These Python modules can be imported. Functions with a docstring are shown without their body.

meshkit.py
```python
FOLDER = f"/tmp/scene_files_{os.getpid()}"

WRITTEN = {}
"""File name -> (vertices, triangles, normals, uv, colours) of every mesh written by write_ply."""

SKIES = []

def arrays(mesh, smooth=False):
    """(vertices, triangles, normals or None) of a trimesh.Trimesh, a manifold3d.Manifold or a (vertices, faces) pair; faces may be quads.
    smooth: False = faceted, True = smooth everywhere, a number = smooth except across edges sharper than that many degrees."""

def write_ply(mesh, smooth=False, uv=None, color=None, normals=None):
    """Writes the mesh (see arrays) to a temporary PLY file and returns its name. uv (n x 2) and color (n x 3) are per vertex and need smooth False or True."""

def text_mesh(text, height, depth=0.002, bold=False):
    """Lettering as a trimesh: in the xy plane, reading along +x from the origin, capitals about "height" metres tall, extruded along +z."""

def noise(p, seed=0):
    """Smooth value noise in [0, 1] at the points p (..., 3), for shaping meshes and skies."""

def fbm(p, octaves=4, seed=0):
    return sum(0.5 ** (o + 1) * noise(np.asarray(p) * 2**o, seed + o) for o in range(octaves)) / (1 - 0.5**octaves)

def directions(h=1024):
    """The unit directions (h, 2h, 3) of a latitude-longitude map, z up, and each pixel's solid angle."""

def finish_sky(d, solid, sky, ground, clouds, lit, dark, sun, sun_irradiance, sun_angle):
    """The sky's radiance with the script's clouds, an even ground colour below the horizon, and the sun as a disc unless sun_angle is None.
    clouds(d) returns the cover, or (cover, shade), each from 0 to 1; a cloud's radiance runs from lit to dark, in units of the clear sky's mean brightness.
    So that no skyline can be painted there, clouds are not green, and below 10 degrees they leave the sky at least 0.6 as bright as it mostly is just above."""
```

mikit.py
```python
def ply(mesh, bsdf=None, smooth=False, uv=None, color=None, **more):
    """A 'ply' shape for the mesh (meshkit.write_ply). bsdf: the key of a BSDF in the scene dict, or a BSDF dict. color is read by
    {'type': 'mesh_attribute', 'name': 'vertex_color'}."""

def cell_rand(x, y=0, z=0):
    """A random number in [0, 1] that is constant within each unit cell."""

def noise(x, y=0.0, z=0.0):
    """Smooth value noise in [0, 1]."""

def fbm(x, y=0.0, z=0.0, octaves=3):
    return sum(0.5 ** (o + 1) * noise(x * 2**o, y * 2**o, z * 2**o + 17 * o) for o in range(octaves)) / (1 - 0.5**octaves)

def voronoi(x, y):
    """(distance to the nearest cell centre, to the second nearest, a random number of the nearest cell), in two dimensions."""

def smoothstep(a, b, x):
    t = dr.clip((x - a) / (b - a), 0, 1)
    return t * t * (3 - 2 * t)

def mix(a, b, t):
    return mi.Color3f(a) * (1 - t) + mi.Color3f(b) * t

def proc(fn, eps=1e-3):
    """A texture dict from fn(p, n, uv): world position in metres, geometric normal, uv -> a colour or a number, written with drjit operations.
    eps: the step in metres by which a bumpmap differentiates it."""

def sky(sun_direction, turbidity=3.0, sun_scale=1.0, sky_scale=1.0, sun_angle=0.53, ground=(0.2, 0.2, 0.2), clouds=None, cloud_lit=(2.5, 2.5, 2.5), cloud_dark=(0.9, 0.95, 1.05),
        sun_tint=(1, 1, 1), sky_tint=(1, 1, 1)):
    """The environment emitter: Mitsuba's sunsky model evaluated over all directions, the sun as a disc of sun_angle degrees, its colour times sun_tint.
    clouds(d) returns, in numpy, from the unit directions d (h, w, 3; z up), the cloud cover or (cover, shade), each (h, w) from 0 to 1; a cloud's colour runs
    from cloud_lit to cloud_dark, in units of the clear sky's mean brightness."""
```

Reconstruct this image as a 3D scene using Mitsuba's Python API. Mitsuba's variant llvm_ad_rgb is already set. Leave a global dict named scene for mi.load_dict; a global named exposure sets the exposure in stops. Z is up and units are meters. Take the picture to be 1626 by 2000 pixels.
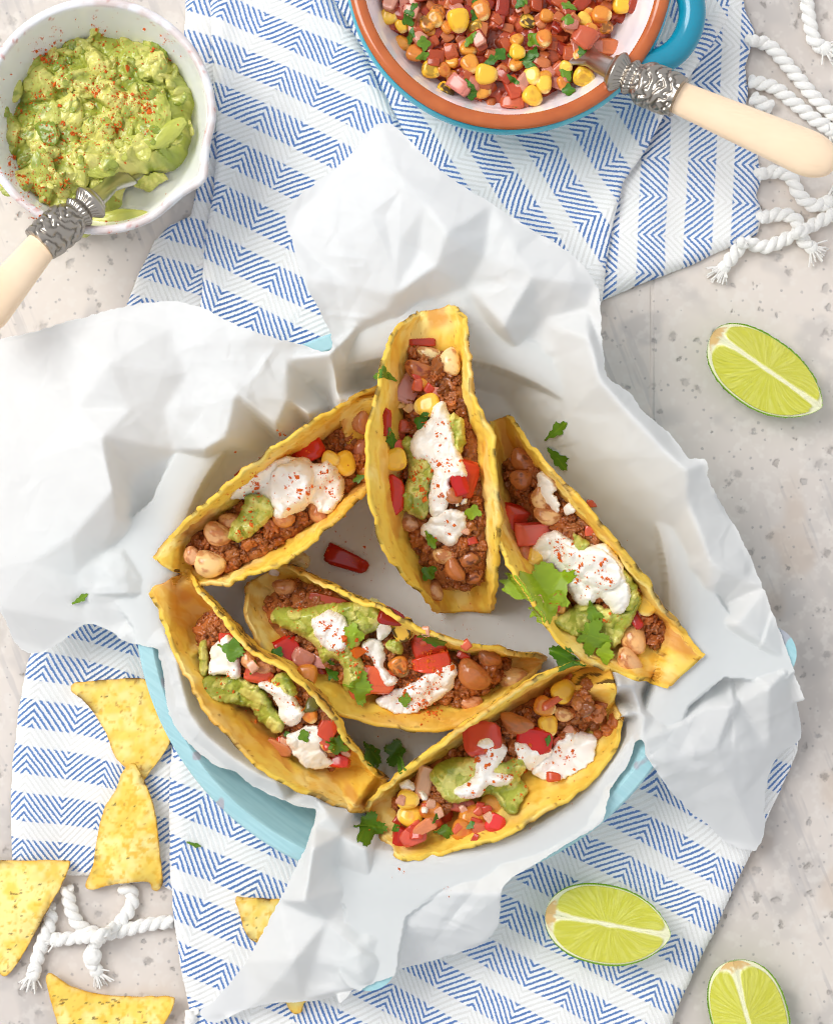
import math
import numpy as np
import trimesh
import shapely
from shapely.geometry import Polygon, Point, LineString
from scipy.spatial import cKDTree, Delaunay
from scipy.interpolate import LinearNDInterpolator, NearestNDInterpolator, RBFInterpolator
from scipy.ndimage import gaussian_filter, distance_transform_edt, map_coordinates, maximum_filter
import drjit as dr
import mitsuba as mi
import mikit
import meshkit
from mikit import proc, ply, fbm, noise, voronoi, smoothstep, mix, cell_rand

T = mi.ScalarTransform4f
scene, labels = {}, {}
# ------------------------------------------------------------------ camera, light, exposure
CAM_H, PLAN_W = 0.85, 0.400          # camera height above the table, width of the table in view
scene['camera'] = {'type': 'perspective', 'fov': math.degrees(2 * math.atan(PLAN_W / 2 / CAM_H)), 'fov_axis': 'x',
                   'near_clip': 0.05, 'far_clip': 20.0,
                   'to_world': T().look_at(origin=[0, 0, CAM_H], target=[0, 0, 0], up=[0, 1, 0])}


def lamp(pos, target, w, h, rgb):
    m = T().look_at(origin=pos, target=target, up=[0.1, 0.2, 1]) @ T().scale([w / 2, h / 2, 1])
    return {'type': 'rectangle', 'to_world': m, 'emitter': {'type': 'area', 'radiance': {'type': 'rgb', 'value': rgb}}}


scene['window_light'] = lamp([-1.05, 0.66, 1.45], [0, 0, 0], 1.1, 1.0, [7.9, 7.8, 7.6])
labels['window_light'] = {'label': 'large white softbox lamp standing outside the frame to the upper left', 'category': 'lamp'}
scene['room_light'] = {'type': 'constant', 'radiance': {'type': 'rgb', 'value': [0.60, 0.612, 0.635]}}
exposure = 0.21

# ------------------------------------------------------------------ helpers
def srgb(r, g, b):
    c = np.array([r, g, b], float) / 255
    return np.where(c < 0.04045, c / 12.92, ((c + 0.055) / 1.055) ** 2.4) * 0.93


def at(px, py, z=0.0):
    """The point of the place that the photograph shows at (px, py), at the height z."""
    k = PLAN_W / 1626 * (CAM_H - np.asarray(z, float)) / CAM_H
    return np.stack(np.broadcast_arrays((np.asarray(px, float) - 813) * k, (1000 - np.asarray(py, float)) * k, np.asarray(z, float)), -1)


PX = PLAN_W / 1626
HX0, HY0, HS = -0.28, -0.34, 0.0005
HM = np.zeros((1360, 1120))           # height of what has been built so far, seen from above


def hm_at(x, y, M=None):
    M = HM if M is None else M
    x, y = np.broadcast_arrays(np.asarray(x, float), np.asarray(y, float))
    h = map_coordinates(M, [(y.ravel() - HY0) / HS, (x.ravel() - HX0) / HS], order=1, mode='nearest')
    return h.reshape(x.shape) if x.ndim else float(h[0])


def hm_soft(xy, sigma):
    """Height below, averaged over sigma metres."""
    x0, x1 = int((xy[:, 0].min() - HX0) / HS) - 30, int((xy[:, 0].max() - HX0) / HS) + 31
    y0, y1 = int((xy[:, 1].min() - HY0) / HS) - 30, int((xy[:, 1].max() - HY0) / HS) + 31
    x0, y0 = max(x0, 0), max(y0, 0)
    W_ = gaussian_filter(HM[y0:y1, x0:x1], sigma / HS)
    return map_coordinates(W_, [(xy[:, 1] - HY0) / HS - y0, (xy[:, 0] - HX0) / HS - x0], order=1, mode='nearest')


def stamp(v, f):
    v = np.asarray(v, float)
    a, b, c = v[f[:, 0]], v[f[:, 1]], v[f[:, 2]]
    e = np.maximum(np.maximum(np.linalg.norm((a - b)[:, :2], axis=1), np.linalg.norm((b - c)[:, :2], axis=1)), np.linalg.norm((a - c)[:, :2], axis=1))
    k = np.clip(np.ceil(e / 0.0005), 1, 60).astype(int)
    k[(k > 4) & (k <= 10)] = 10
    k[k > 10] = 60
    for n in np.unique(k):
        s = k == n
        for i in range(n + 1):
            for j in range(n + 1 - i):
                p = (a[s] * i + b[s] * j + c[s] * (n - i - j)) / n
                ix, iy = np.round((p[:, 0] - HX0) / HS).astype(int), np.round((p[:, 1] - HY0) / HS).astype(int)
                ok = (ix >= 0) & (iy >= 0) & (ix < HM.shape[1]) & (iy < HM.shape[0])
                np.maximum.at(HM, (iy[ok], ix[ok]), p[ok, 2])


def ground(px, py, M=None):
    z = np.full(np.shape(px), 0.03)
    for _ in range(6):
        p = at(px, py, z)
        z = 0.4 * z + 0.6 * hm_at(p[..., 0], p[..., 1], M)
    return z


def put(px, py, dz=0.0):
    return at(px, py, ground(px, py) + dz)


USED = {}


def key_for(name, parent=None):
    k = name if parent is None else parent + '__' + name
    n = USED.get(k, 0)
    USED[k] = n + 1
    return k if n == 0 else f'{k}_{n:03d}'


def add(name, mesh, bsdf, color=None, uv=None, smooth=True, parent=None, st=False):
    k = key_for(name, parent)
    v, f = (mesh.vertices, mesh.faces) if hasattr(mesh, 'faces') else mesh
    v, f = np.asarray(v, float), np.asarray(f, int)
    if color is not None:
        color = np.broadcast_to(np.asarray(color, float), (len(v), 3))
        color = np.clip(color, 0.002, 0.95)
    scene[k] = ply((v, f), bsdf, smooth, uv=uv, color=color)
    if st:
        stamp(v, f)
    return k


def thing(name, label, cat, group=None, kind=None):
    k = key_for(name)
    labels[k] = {'label': label, 'category': cat}
    if group:
        labels[k]['group'] = group
    if kind:
        labels[k]['kind'] = kind
    return k


def tag(k, label=None, cat=None, group=None, kind=None):
    labels[k] = {a: b for a, b in (('label', label), ('category', cat), ('group', group), ('kind', kind)) if b}
    return k


def joined(parts):
    vs, fs, cs, n = [], [], [], 0
    for p in parts:
        vs.append(p[0]); fs.append(np.asarray(p[1]) + n); n += len(p[0])
        if len(p) > 2:
            cs.append(np.broadcast_to(p[2], (len(p[0]), 3)))
    return np.vstack(vs), np.vstack(fs), (np.vstack(cs) if cs else None)


def nz(p, s, o=3, seed=0):
    p = np.asarray(p, float)
    if p.shape[-1] == 2:
        p = np.concatenate([p, np.full(p.shape[:-1] + (1,), seed * 0.37)], -1)
    return meshkit.fbm(p * s + 50.0, o, seed)


def spline(pts, n, closed=False):
    p = np.asarray(pts, float)
    q = np.vstack([p[-1:], p, p[:2]]) if closed else np.vstack([2 * p[0] - p[1], p, 2 * p[-1] - p[-2]])
    m = len(p) if closed else len(p) - 1
    seg = np.linalg.norm(q[2:2 + m] - q[1:1 + m], axis=1)
    cum = np.concatenate([[0], np.cumsum(seg)])
    s = np.linspace(0, cum[-1], n, endpoint=not closed)
    i = np.clip(np.searchsorted(cum, s, side='right') - 1, 0, m - 1)
    t = ((s - cum[i]) / np.maximum(seg[i], 1e-12))[:, None]
    a, b, c, d = q[i], q[i + 1], q[i + 2], q[i + 3]
    return 0.5 * (2 * b + (c - a) * t + (2 * a - 5 * b + 4 * c - d) * t ** 2 + (3 * b - a - 3 * c + d) * t ** 3)


def ragged(pts, amp, freq, seed, n=None, closed=True):
    """A closed outline (world x, y), smoothed, with an uneven edge."""
    p = np.asarray(pts, float)[:, :2]
    L = np.linalg.norm(np.roll(p, -1, 0) - p, axis=1).sum()
    q = spline(p, n or max(40, int(L / 0.0006)), True)
    t = np.roll(q, -1, 0) - np.roll(q, 1, 0)
    t /= np.linalg.norm(t, axis=1, keepdims=True) + 1e-12
    d = (nz(q, freq, 3, seed) - 0.5) * 2 * amp
    return q + np.stack([t[:, 1], -t[:, 0]], 1) * d[:, None]


def sheet(outline, step):
    """Grid mesh of an outline with its rim snapped on the outline: (xy, faces, distance to the rim)."""
    o = np.asarray(outline, float)[:, :2]
    pg = Polygon(o)
    if not pg.is_valid:
        pg = pg.buffer(0)
        if pg.geom_type != 'Polygon':
            pg = max(pg.geoms, key=lambda g: g.area)
    x0, y0, x1, y1 = pg.bounds
    xs, ys = np.arange(x0 - 2 * step, x1 + 3 * step, step), np.arange(y0 - 2 * step, y1 + 3 * step, step)
    X, Y = np.meshgrid(xs, ys)
    shapely.prepare(pg)
    ins = shapely.contains_xy(pg, X, Y)
    cell = ins[:-1, :-1] | ins[1:, :-1] | ins[:-1, 1:] | ins[1:, 1:]
    used = np.zeros_like(ins)
    for a in (0, 1):
        for b in (0, 1):
            used[a:a + cell.shape[0], b:b + cell.shape[1]] |= cell
    d = distance_transform_edt(np.pad(ins, 1))[1:-1, 1:-1] * step
    idx = -np.ones(ins.shape, int)
    idx[used] = np.arange(used.sum())
    P = np.stack([X[used], Y[used]], 1)
    D = np.maximum(d[used] - 0.5 * step, 0)
    out = ~ins[used]
    ring = np.asarray(pg.exterior.coords)
    dense = np.asarray(pg.exterior.segmentize(step / 4).coords)
    _, j = cKDTree(dense).query(P[out])
    P[out] = dense[j]
    D[out] = 0
    ci, cj = np.nonzero(cell)
    a, b, c, e = idx[ci, cj], idx[ci, cj + 1], idx[ci + 1, cj + 1], idx[ci + 1, cj]
    F = np.vstack([np.stack([a, b, c], 1), np.stack([a, c, e], 1)])
    e1, e2 = P[F[:, 1]] - P[F[:, 0]], P[F[:, 2]] - P[F[:, 0]]
    ar = e1[:, 0] * e2[:, 1] - e1[:, 1] * e2[:, 0]
    return P, F[ar > 1e-12], D


def bumps(xy, cell, seed, r=0.8):
    """Close-packed round bumps, 0..1, and a random number of each bump."""
    rng = np.random.default_rng(seed)
    lo, hi = xy.min(0) - cell * 2, xy.max(0) + cell * 2
    n = int(np.prod((hi - lo) / cell) * 1.3) + 4
    c = rng.uniform(lo, hi, (n, xy.shape[1]))
    d, j = cKDTree(c).query(xy)
    return np.sqrt(np.clip(1 - (d / (r * cell)) ** 2, 0, 1)), rng.uniform(0, 1, n)[j]


ICO = {s: (lambda m: (np.array(m.vertices), np.array(m.faces)))(trimesh.creation.icosphere(s)) for s in (0, 1, 2, 3, 4)}


def rotation(a, b, c):
    return trimesh.transformations.euler_matrix(a, b, c, 'sxyz')[:3, :3]


def lump(center, radii, rot=(0, 0, 0), amp=0.25, freq=1.3, seed=0, sub=2, octaves=3):
    v, f = ICO[sub]
    n = nz(v, freq, octaves, seed) - 0.5
    w = v * (1 + amp * 2 * n[:, None]) * np.asarray(radii)
    return w @ rotation(*rot).T + np.asarray(center), f


def loft(path, a, b, n=20, up=(0, 0, 1), cap=True, mod=None):
    """Elliptic tube along a path: half widths a across, b upwards."""
    p = np.asarray(path, float)
    t = np.gradient(p, axis=0)
    t /= np.linalg.norm(t, axis=1, keepdims=True)
    s = np.cross(t, up)
    s /= np.linalg.norm(s, axis=1, keepdims=True) + 1e-9
    u = np.cross(s, t)
    ang = np.linspace(0, 2 * np.pi, n, endpoint=False)
    a, b = np.broadcast_to(a, len(p)), np.broadcast_to(b, len(p))
    R = np.ones((len(p), n)) if mod is None else mod(np.arange(len(p))[:, None] / (len(p) - 1), ang[None])
    v = p[:, None] + (R * np.cos(ang) * a[:, None])[..., None] * s[:, None] + (R * np.sin(ang) * b[:, None])[..., None] * u[:, None]
    f = grid_faces(len(p), n, wrap=True)
    v = v.reshape(-1, 3)
    if cap:
        v = np.vstack([v, p[:1], p[-1:]])
        i = np.arange(n)
        f = np.vstack([f, np.stack([i * 0 + len(v) - 2, (i + 1) % n, i], 1), np.stack([i * 0 + len(v) - 1, (len(p) - 1) * n + i, (len(p) - 1) * n + (i + 1) % n], 1)])
    return v, f


def grid_faces(m, n, wrap=False):
    k = n if wrap else n - 1
    i, j = np.meshgrid(np.arange(m - 1), np.arange(k), indexing='ij')
    a, b, c, d = i * n + j, i * n + (j + 1) % n, (i + 1) * n + (j + 1) % n, (i + 1) * n + j
    return np.vstack([np.stack([a, b, c], -1).reshape(-1, 3), np.stack([a, c, d], -1).reshape(-1, 3)])


def revolve(profile, center, n=160, rmod=None):
    pr = np.asarray(profile, float)
    th = np.linspace(0, 2 * np.pi, n, endpoint=False)
    r = pr[:, None, 0] * np.ones(n) if rmod is None else rmod(pr[:, None, 0], pr[:, None, 1], th[None])
    v = np.stack([center[0] + r * np.cos(th), center[1] + r * np.sin(th), center[2] + pr[:, None, 1] + 0 * r], -1)
    return v.reshape(-1, 3), grid_faces(len(pr), n, wrap=True)[:, ::-1]


def smooth01(t):
    t = np.clip(t, 0, 1)
    return t * t * (3 - 2 * t)


def shade(a, b, t):
    t = np.clip(np.asarray(t, float), 0, 1)[..., None]
    return np.asarray(a) * (1 - t) + np.asarray(b) * t


# ------------------------------------------------------------------ materials
def tone(r, g, b):
    return mi.Color3f(*[float(x) for x in srgb(r, g, b)])


VC = {'type': 'mesh_attribute', 'name': 'vertex_color'}


def rgb(c):
    return {'type': 'rgb', 'value': [float(x) for x in c]}


def princ(color, rough, spec=0.5, **kw):
    return {'type': 'twosided', 'bsdf': {'type': 'principled', 'base_color': color, 'roughness': rough, 'specular': spec, **kw}}


scene['food_matt'] = princ(VC, 0.55, 0.35)
scene['food_wet'] = princ(VC, 0.24, 0.55)
scene['food_glossy'] = princ(VC, 0.16, 0.55)
scene['lime_flesh'] = princ(VC, 0.12, 0.6)
scene['glaze'] = princ(VC, 0.12, 0.5, clearcoat=0.5, clearcoat_gloss=0.9)
scene['cotton'] = princ(VC, 0.85, 0.15, sheen=0.3)
scene['leaf'] = princ(VC, 0.4, 0.4)
scene['silver'] = {'type': 'twosided', 'bsdf': {'type': 'principled', 'base_color': VC, 'roughness': 0.24, 'metallic': 1.0}}


def weave(p, n, uv):
    s, t = uv.x, uv.y
    tri = dr.abs(s - dr.round(s)) * 154.0
    tt = t * 86.0
    fray = (noise(tt * 0.55, s * 90.0) - 0.5) * 2.2
    ph = (tt - tri * 1.06 + fray) / 13.4
    fr = ph - dr.floor(ph)
    line = smoothstep(0.10, 0.22, fr) * (1 - smoothstep(0.52, 0.64, fr))
    bt = t - dr.floor(t)
    band = smoothstep(0.0, 0.03, bt) * (1 - smoothstep(0.60, 0.63, bt))
    w = noise(s * 700.0, t * 380.0)
    white = mix(tone(244, 244, 243), tone(255, 255, 254), w)
    cream = mix(tone(230, 229, 226), tone(243, 242, 240), w)
    blue = mix(tone(70, 106, 176), tone(122, 156, 208), w * 0.8 + 0.1)
    weft = mix(cream, blue, band)
    return mix(white, weft, line)


def weave_h(p, n, uv):
    s, t = uv.x, uv.y
    tri = dr.abs(s - dr.round(s)) * 154.0
    ph = (t * 86.0 - tri * 1.06) / 13.4
    fr = ph - dr.floor(ph)
    return 0.00016 * dr.sin(fr * 2 * math.pi) + 0.00014 * noise(s * 420.0, t * 250.0)


scene['tea_towel_weave'] = {'type': 'twosided', 'bsdf': {'type': 'bumpmap', 'arbitrary': {**proc(weave_h, 3e-4)}, 'scale': 1.0,
                            'bsdf': {'type': 'principled', 'base_color': proc(weave), 'roughness': 0.9, 'specular': 0.12, 'sheen': 0.25}}}


def table_color(p, n, uv):
    x, y = p.x, p.y
    big = fbm(x * 9 + 3, y * 9 + 7, 1.0, 4)
    fine = fbm(x * 260, y * 260, 2.0, 3)
    mid = fbm(x * 45 + 9, y * 45, 5.0, 3)
    streak = fbm(x * 300 + y * 120, y * 26 - x * 30, 4.0, 3)
    c = mix(tone(212, 203, 196), tone(225, 215, 206), smoothstep(0.3, 0.7, big))
    c = mix(c, tone(188, 182, 178), 0.55 * smoothstep(0.52, 0.72, mid))
    c = mix(c, tone(232, 226, 219), 0.35 * smoothstep(0.5, 0.8, fine))
    c = mix(c, tone(176, 172, 172), 0.35 * smoothstep(0.58, 0.75, streak) * smoothstep(0.5, 0.6, fbm(x * 14 + 4, y * 14 + 1, 9.0, 2)))
    c = mix(c, tone(196, 172, 150), 0.35 * smoothstep(0.68, 0.78, fbm(x * 22 + 31, y * 22 + 5, 3.0, 3)))
    d, _, r = voronoi(x * 85, y * 85)
    pit = (1 - smoothstep(0.02, 0.05 + 0.22 * cell_rand(r * 3000), d + 0.22 * (fbm(x * 520, y * 520, 8.0, 3) - 0.5) * 2)) * smoothstep(0.50, 0.54, r)
    c = mix(c, mix(tone(140, 138, 138), tone(96, 84, 72), cell_rand(r * 1000)), pit * (0.12 + 0.55 * fine))
    d2, _, r2 = voronoi(x * 210 + 5, y * 210)
    c = mix(c, tone(150, 146, 144), 0.55 * (1 - smoothstep(0.04, 0.18, d2 + 0.2 * (fine - 0.5))) * smoothstep(0.72, 0.74, r2))
    return c


def table_h(p, n, uv):
    x, y = p.x, p.y
    d, _, r = voronoi(x * 85, y * 85)
    pit = (1 - smoothstep(0.02, 0.05 + 0.22 * cell_rand(r * 3000), d + 0.22 * (fbm(x * 520, y * 520, 8.0, 3) - 0.5) * 2)) * smoothstep(0.50, 0.54, r)
    return -0.0006 * pit + 0.00018 * fbm(x * 330, y * 330, 2.0, 3)


scene['plaster'] = {'type': 'twosided', 'bsdf': {'type': 'bumpmap', 'arbitrary': proc(table_h, 4e-4), 'scale': 1.0,
                    'bsdf': {'type': 'principled', 'base_color': proc(table_color), 'roughness': 0.6, 'specular': 0.3}}}


def tray_color(p, n, uv):
    g = fbm((p.x * 0.8 - p.y * 0.6) * 60, (p.x * 0.6 + p.y * 0.8) * 900, p.z * 300, 3)
    c = mix(tone(160, 205, 213), tone(172, 213, 220), smoothstep(0.3, 0.7, g))
    w = fbm(p.x * 90, p.y * 90, p.z * 90, 3)
    return mix(c, tone(178, 150, 160), 0.6 * smoothstep(0.72, 0.78, w))


scene['blue_paint'] = princ(proc(tray_color), 0.5, 0.35)
scene['baking_paper'] = {'type': 'principledthin', 'base_color': rgb(srgb(241, 241, 240)), 'roughness': 0.42, 'diff_trans': 0.5, 'eta': 1.35,
                         'spec_trans': 0.0}

# ------------------------------------------------------------------ table
def build_table():
    xs, ys = np.linspace(-0.30, 0.30, 61), np.linspace(-0.34, 0.34, 69)
    jx = at(1273, 0)[0]                                    # shallow joint between two slabs
    xs = np.sort(np.concatenate([xs[np.abs(xs - jx) > 0.004], jx + np.array([-0.0012, -0.0005, 0.0005, 0.0012])]))
    X, Y = np.meshgrid(xs, ys)
    Z = np.where(np.abs(X - jx) < 0.0008, -0.0007, 0.0)
    v = np.stack([X, Y, Z], -1).reshape(-1, 3)
    k = add('table', (v, grid_faces(len(ys), len(xs))), 'plaster', smooth=20)
    tag(k, 'pale grey pitted plaster table top with a shallow joint line', kind='structure')


build_table()


# ------------------------------------------------------------------ tea towel
def towel_panel(outline, lattice, z0, thick, edge, seed, waves=(), fix=None, aff=None):
    """One layer of the folded towel: rounded edges, soft waves, and weave coordinates from points of its pattern (px, py, s, t)."""
    zc = z0 + thick
    o = at(*np.asarray(outline, float).T, zc * 0.6)
    o = np.asarray(Polygon(o[:, :2]).buffer(0.003).buffer(-0.006).buffer(0.003).exterior.segmentize(0.004).coords)[:-1]
    o = ragged(o, 0.0006, 120, seed, n=700)
    P, F, D = sheet(o, 0.0010)
    e = np.clip(D / edge, 0, 1)
    z = z0 + thick * np.sqrt(np.clip(1 - (1 - e) ** 2, 0, 1))
    z = z + 0.0022 * (nz(P, 22, 2, seed) - 0.5) * e - 0.0022 * np.abs(nz(P * [1, 1], 38, 2, seed + 60) - 0.5) * e + 0.0008 * (nz(P, 95, 2, seed + 61) - 0.5) * e
    for (x0, y0, x1, y1, h, w) in waves:
        a, b = at(x0, y0, zc)[:2], at(x1, y1, zc)[:2]
        t = np.clip(((P - a) @ (b - a)) / ((b - a) @ (b - a)), 0, 1)
        dd = np.linalg.norm(P - (a + t[:, None] * (b - a)), axis=1)
        z = z + h * np.exp(-(dd / w) ** 2)
    lt = np.asarray(lattice, float)
    q = at(lt[:, 0], lt[:, 1], zc)[:, :2] / PX
    fit = RBFInterpolator(q, lt[:, 2:], kernel='thin_plate_spline', smoothing=2e3, degree=1)
    uv = np.empty((len(P), 2))
    step = 20000
    for i in range(0, len(P), step):
        uv[i:i + step] = fit(P[i:i + step] / PX)
    uv += np.stack([(nz(P, 60, 2, seed + 5) - 0.5) * 0.05, (nz(P, 60, 2, seed + 9) - 0.5) * 0.05], 1)
    return np.column_stack([P, z]), F, uv


def lattice_from(origin, svec, tvec, n=3, m=6, s0=0, t0=0):
    return [(origin[0] + i * svec[0] + j * tvec[0], origin[1] + i * svec[1] + j * tvec[1], s0 + i, t0 + j) for i in range(-n, n + 1) for j in range(-m, m + 1)]


panels = []
# lower layer, left of the long fold, top and middle
panels.append(towel_panel([(372, -60), (362, 0), (358, 70), (366, 150), (395, 240), (392, 330), (372, 420), (330, 440), (300, 470), (268, 540), (240, 610), (225, 680), (470, 700), (470, 300), (450, -60)],
                          lattice_from((351.8, 417), (140, 42), (-36, 81)), 0.0006, 0.0045, 0.005, 11, waves=[(300, 560, 420, 470, 0.002, 0.012)]))
# right-hand tail with the fringe
panels.append(towel_panel([(1290, -60), (1440, -60), (1455, 20), (1475, 60), (1455, 130), (1462, 180), (1450, 240), (1480, 300), (1490, 345), (1478, 380), (1490, 415), (1482, 455), (1430, 480), (1330, 525), (1240, 558), (1172, 588), (1120, 560), (1080, 380), (1180, 200)],
                          lattice_from((1395, 392), (-7, 151), (-91, -6), s0=0, t0=0), 0.0006, 0.0055, 0.006, 12,
                          waves=[(1330, 60, 1215, 400, -0.003, 0.008), (1420, 20, 1390, 200, 0.003, 0.012), (1300, 300, 1250, 520, 0.002, 0.01)]))
# bottom left tail with the fringe
panels.append(towel_panel([(110, 1120), (75, 1240), (52, 1300), (35, 1400), (24, 1500), (20, 1600), (24, 1684), (70, 1698), (130, 1712), (180, 1714), (240, 1728), (300, 1722), (360, 1760), (420, 1760), (420, 1150)],
                          [(93, 1273, 0, 1), (71.6, 1365, 0, 2), (55, 1455.5, 0, 3), (51, 1547, 0, 4), (47, 1636.5, 0, 5), (248.6, 1311, 1, 1), (208, 1484, 1, 3), (192, 1567.5, 1, 4), (228, 1397, 1, 2), (186, 1655, 1, 5), (345, 1450, 2, 2), (340, 1600, 2, 4)],
                          0.0006, 0.004, 0.006, 13, waves=[(60, 1300, 45, 1690, 0.002, 0.01), (150, 1300, 120, 1690, -0.0015, 0.009), (250, 1300, 220, 1690, 0.0015, 0.012)]))
# centre panel under the casserole
panels.append(towel_panel([(600, -60), (630, 0), (700, 130), (770, 300), (900, 520), (1090, 640), (1176, 590), (1182, 520), (1195, 440), (1215, 360), (1262, 290), (1300, 215), (1360, 130), (1420, 40), (1450, -60)],
                          lattice_from((915.5, 297.5), (84, 129), (82, -47), n=3, m=5), 0.0046, 0.0045, 0.006, 14,
                          waves=[(1180, 540, 1290, 240, 0.003, 0.010), (1050, 480, 960, 330, 0.0018, 0.008), (930, 480, 1010, 250, -0.0018, 0.01), (760, 240, 690, 60, -0.002, 0.012), (1290, 230, 1400, 60, 0.003, 0.012)]))
# long left panel
p1 = {(0, 0): (591.6, 55), (0, 1): (558, 127), (0, 2): (521.5, 201), (0, 3): (484.6, 282.3), (0, 4): (445.9, 363.5), (1, 1): (700, 192), (1, 2): (665, 275), (1, 5): (545.5, 516.6), (1, 6): (506.8, 597.8), (-1, 0): (450, -8), (1, 0): (734, 117), (0, 7): (330, 610), (0, -2): (660, -105)}
panels.append(towel_panel([(412, -60), (412, 0), (414, 100), (420, 200), (424, 300), (418, 380), (404, 450), (396, 540), (390, 640), (385, 720), (640, 760), (900, 560), (840, 350), (780, 240), (715, 110), (655, 0), (630, -60)],
                          [(x, y, s, t) for (s, t), (x, y) in p1.items()], 0.0048, 0.0045, 0.007, 15,
                          waves=[(425, 0, 405, 600, 0.0025, 0.008), (640, 0, 800, 300, 0.002, 0.010)]))
# main bottom panel under the tray
p6 = [(1271.8, 1594.1, 0, 0), (1404.6, 1671.6, 1, 0), (1233, 1671.6, 0, 1), (1367.7, 1750.9, 1, 1), (1329, 1828.4, 1, 2), (1013.5, 1760.1, -1, 3), (971, 1839.5, -1, 4), (1116.8, 1917, 0, 4), (1288.4, 1907.7, 1, 3),
      (398.3, 1547.6, -5, 4), (363, 1640, -5, 5), (510.8, 1702.6, -4, 5), (769, 1922, -2, 6), (326, 1728, -5, 6), (1100, 1505, -1, 0), (1537, 1735, 2, 0), (1530, 1600, 2, -1)]
panels.append(towel_panel([(336, 1240), (338, 1400), (333, 1500), (330, 1600), (333, 1700), (338, 1780), (352, 1880), (366, 1960), (385, 2060), (1290, 2060), (1330, 1950), (1390, 1830), (1437, 1725), (1480, 1640), (1520, 1550), (1556, 1470), (1562, 1420), (1500, 1300), (900, 1200)],
                          p6, 0.0042, 0.0045, 0.007, 16, waves=[(345, 1450, 350, 1900, 0.0018, 0.01), (700, 1950, 1250, 1990, 0.001, 0.02)]))
vs, fs, us, n0 = [], [], [], 0
for v, f, uv in panels:
    vs.append(v); fs.append(f + n0); us.append(uv); n0 += len(v)
towel = thing('tea_towel', 'white cotton tea towel with blue herringbone bands and knotted white fringe', 'tea towel')
tv, tf = np.vstack(vs), np.vstack(fs)
add('cloth', (tv, tf), 'tea_towel_weave', uv=np.vstack(us), parent=towel, st=True)


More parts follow.
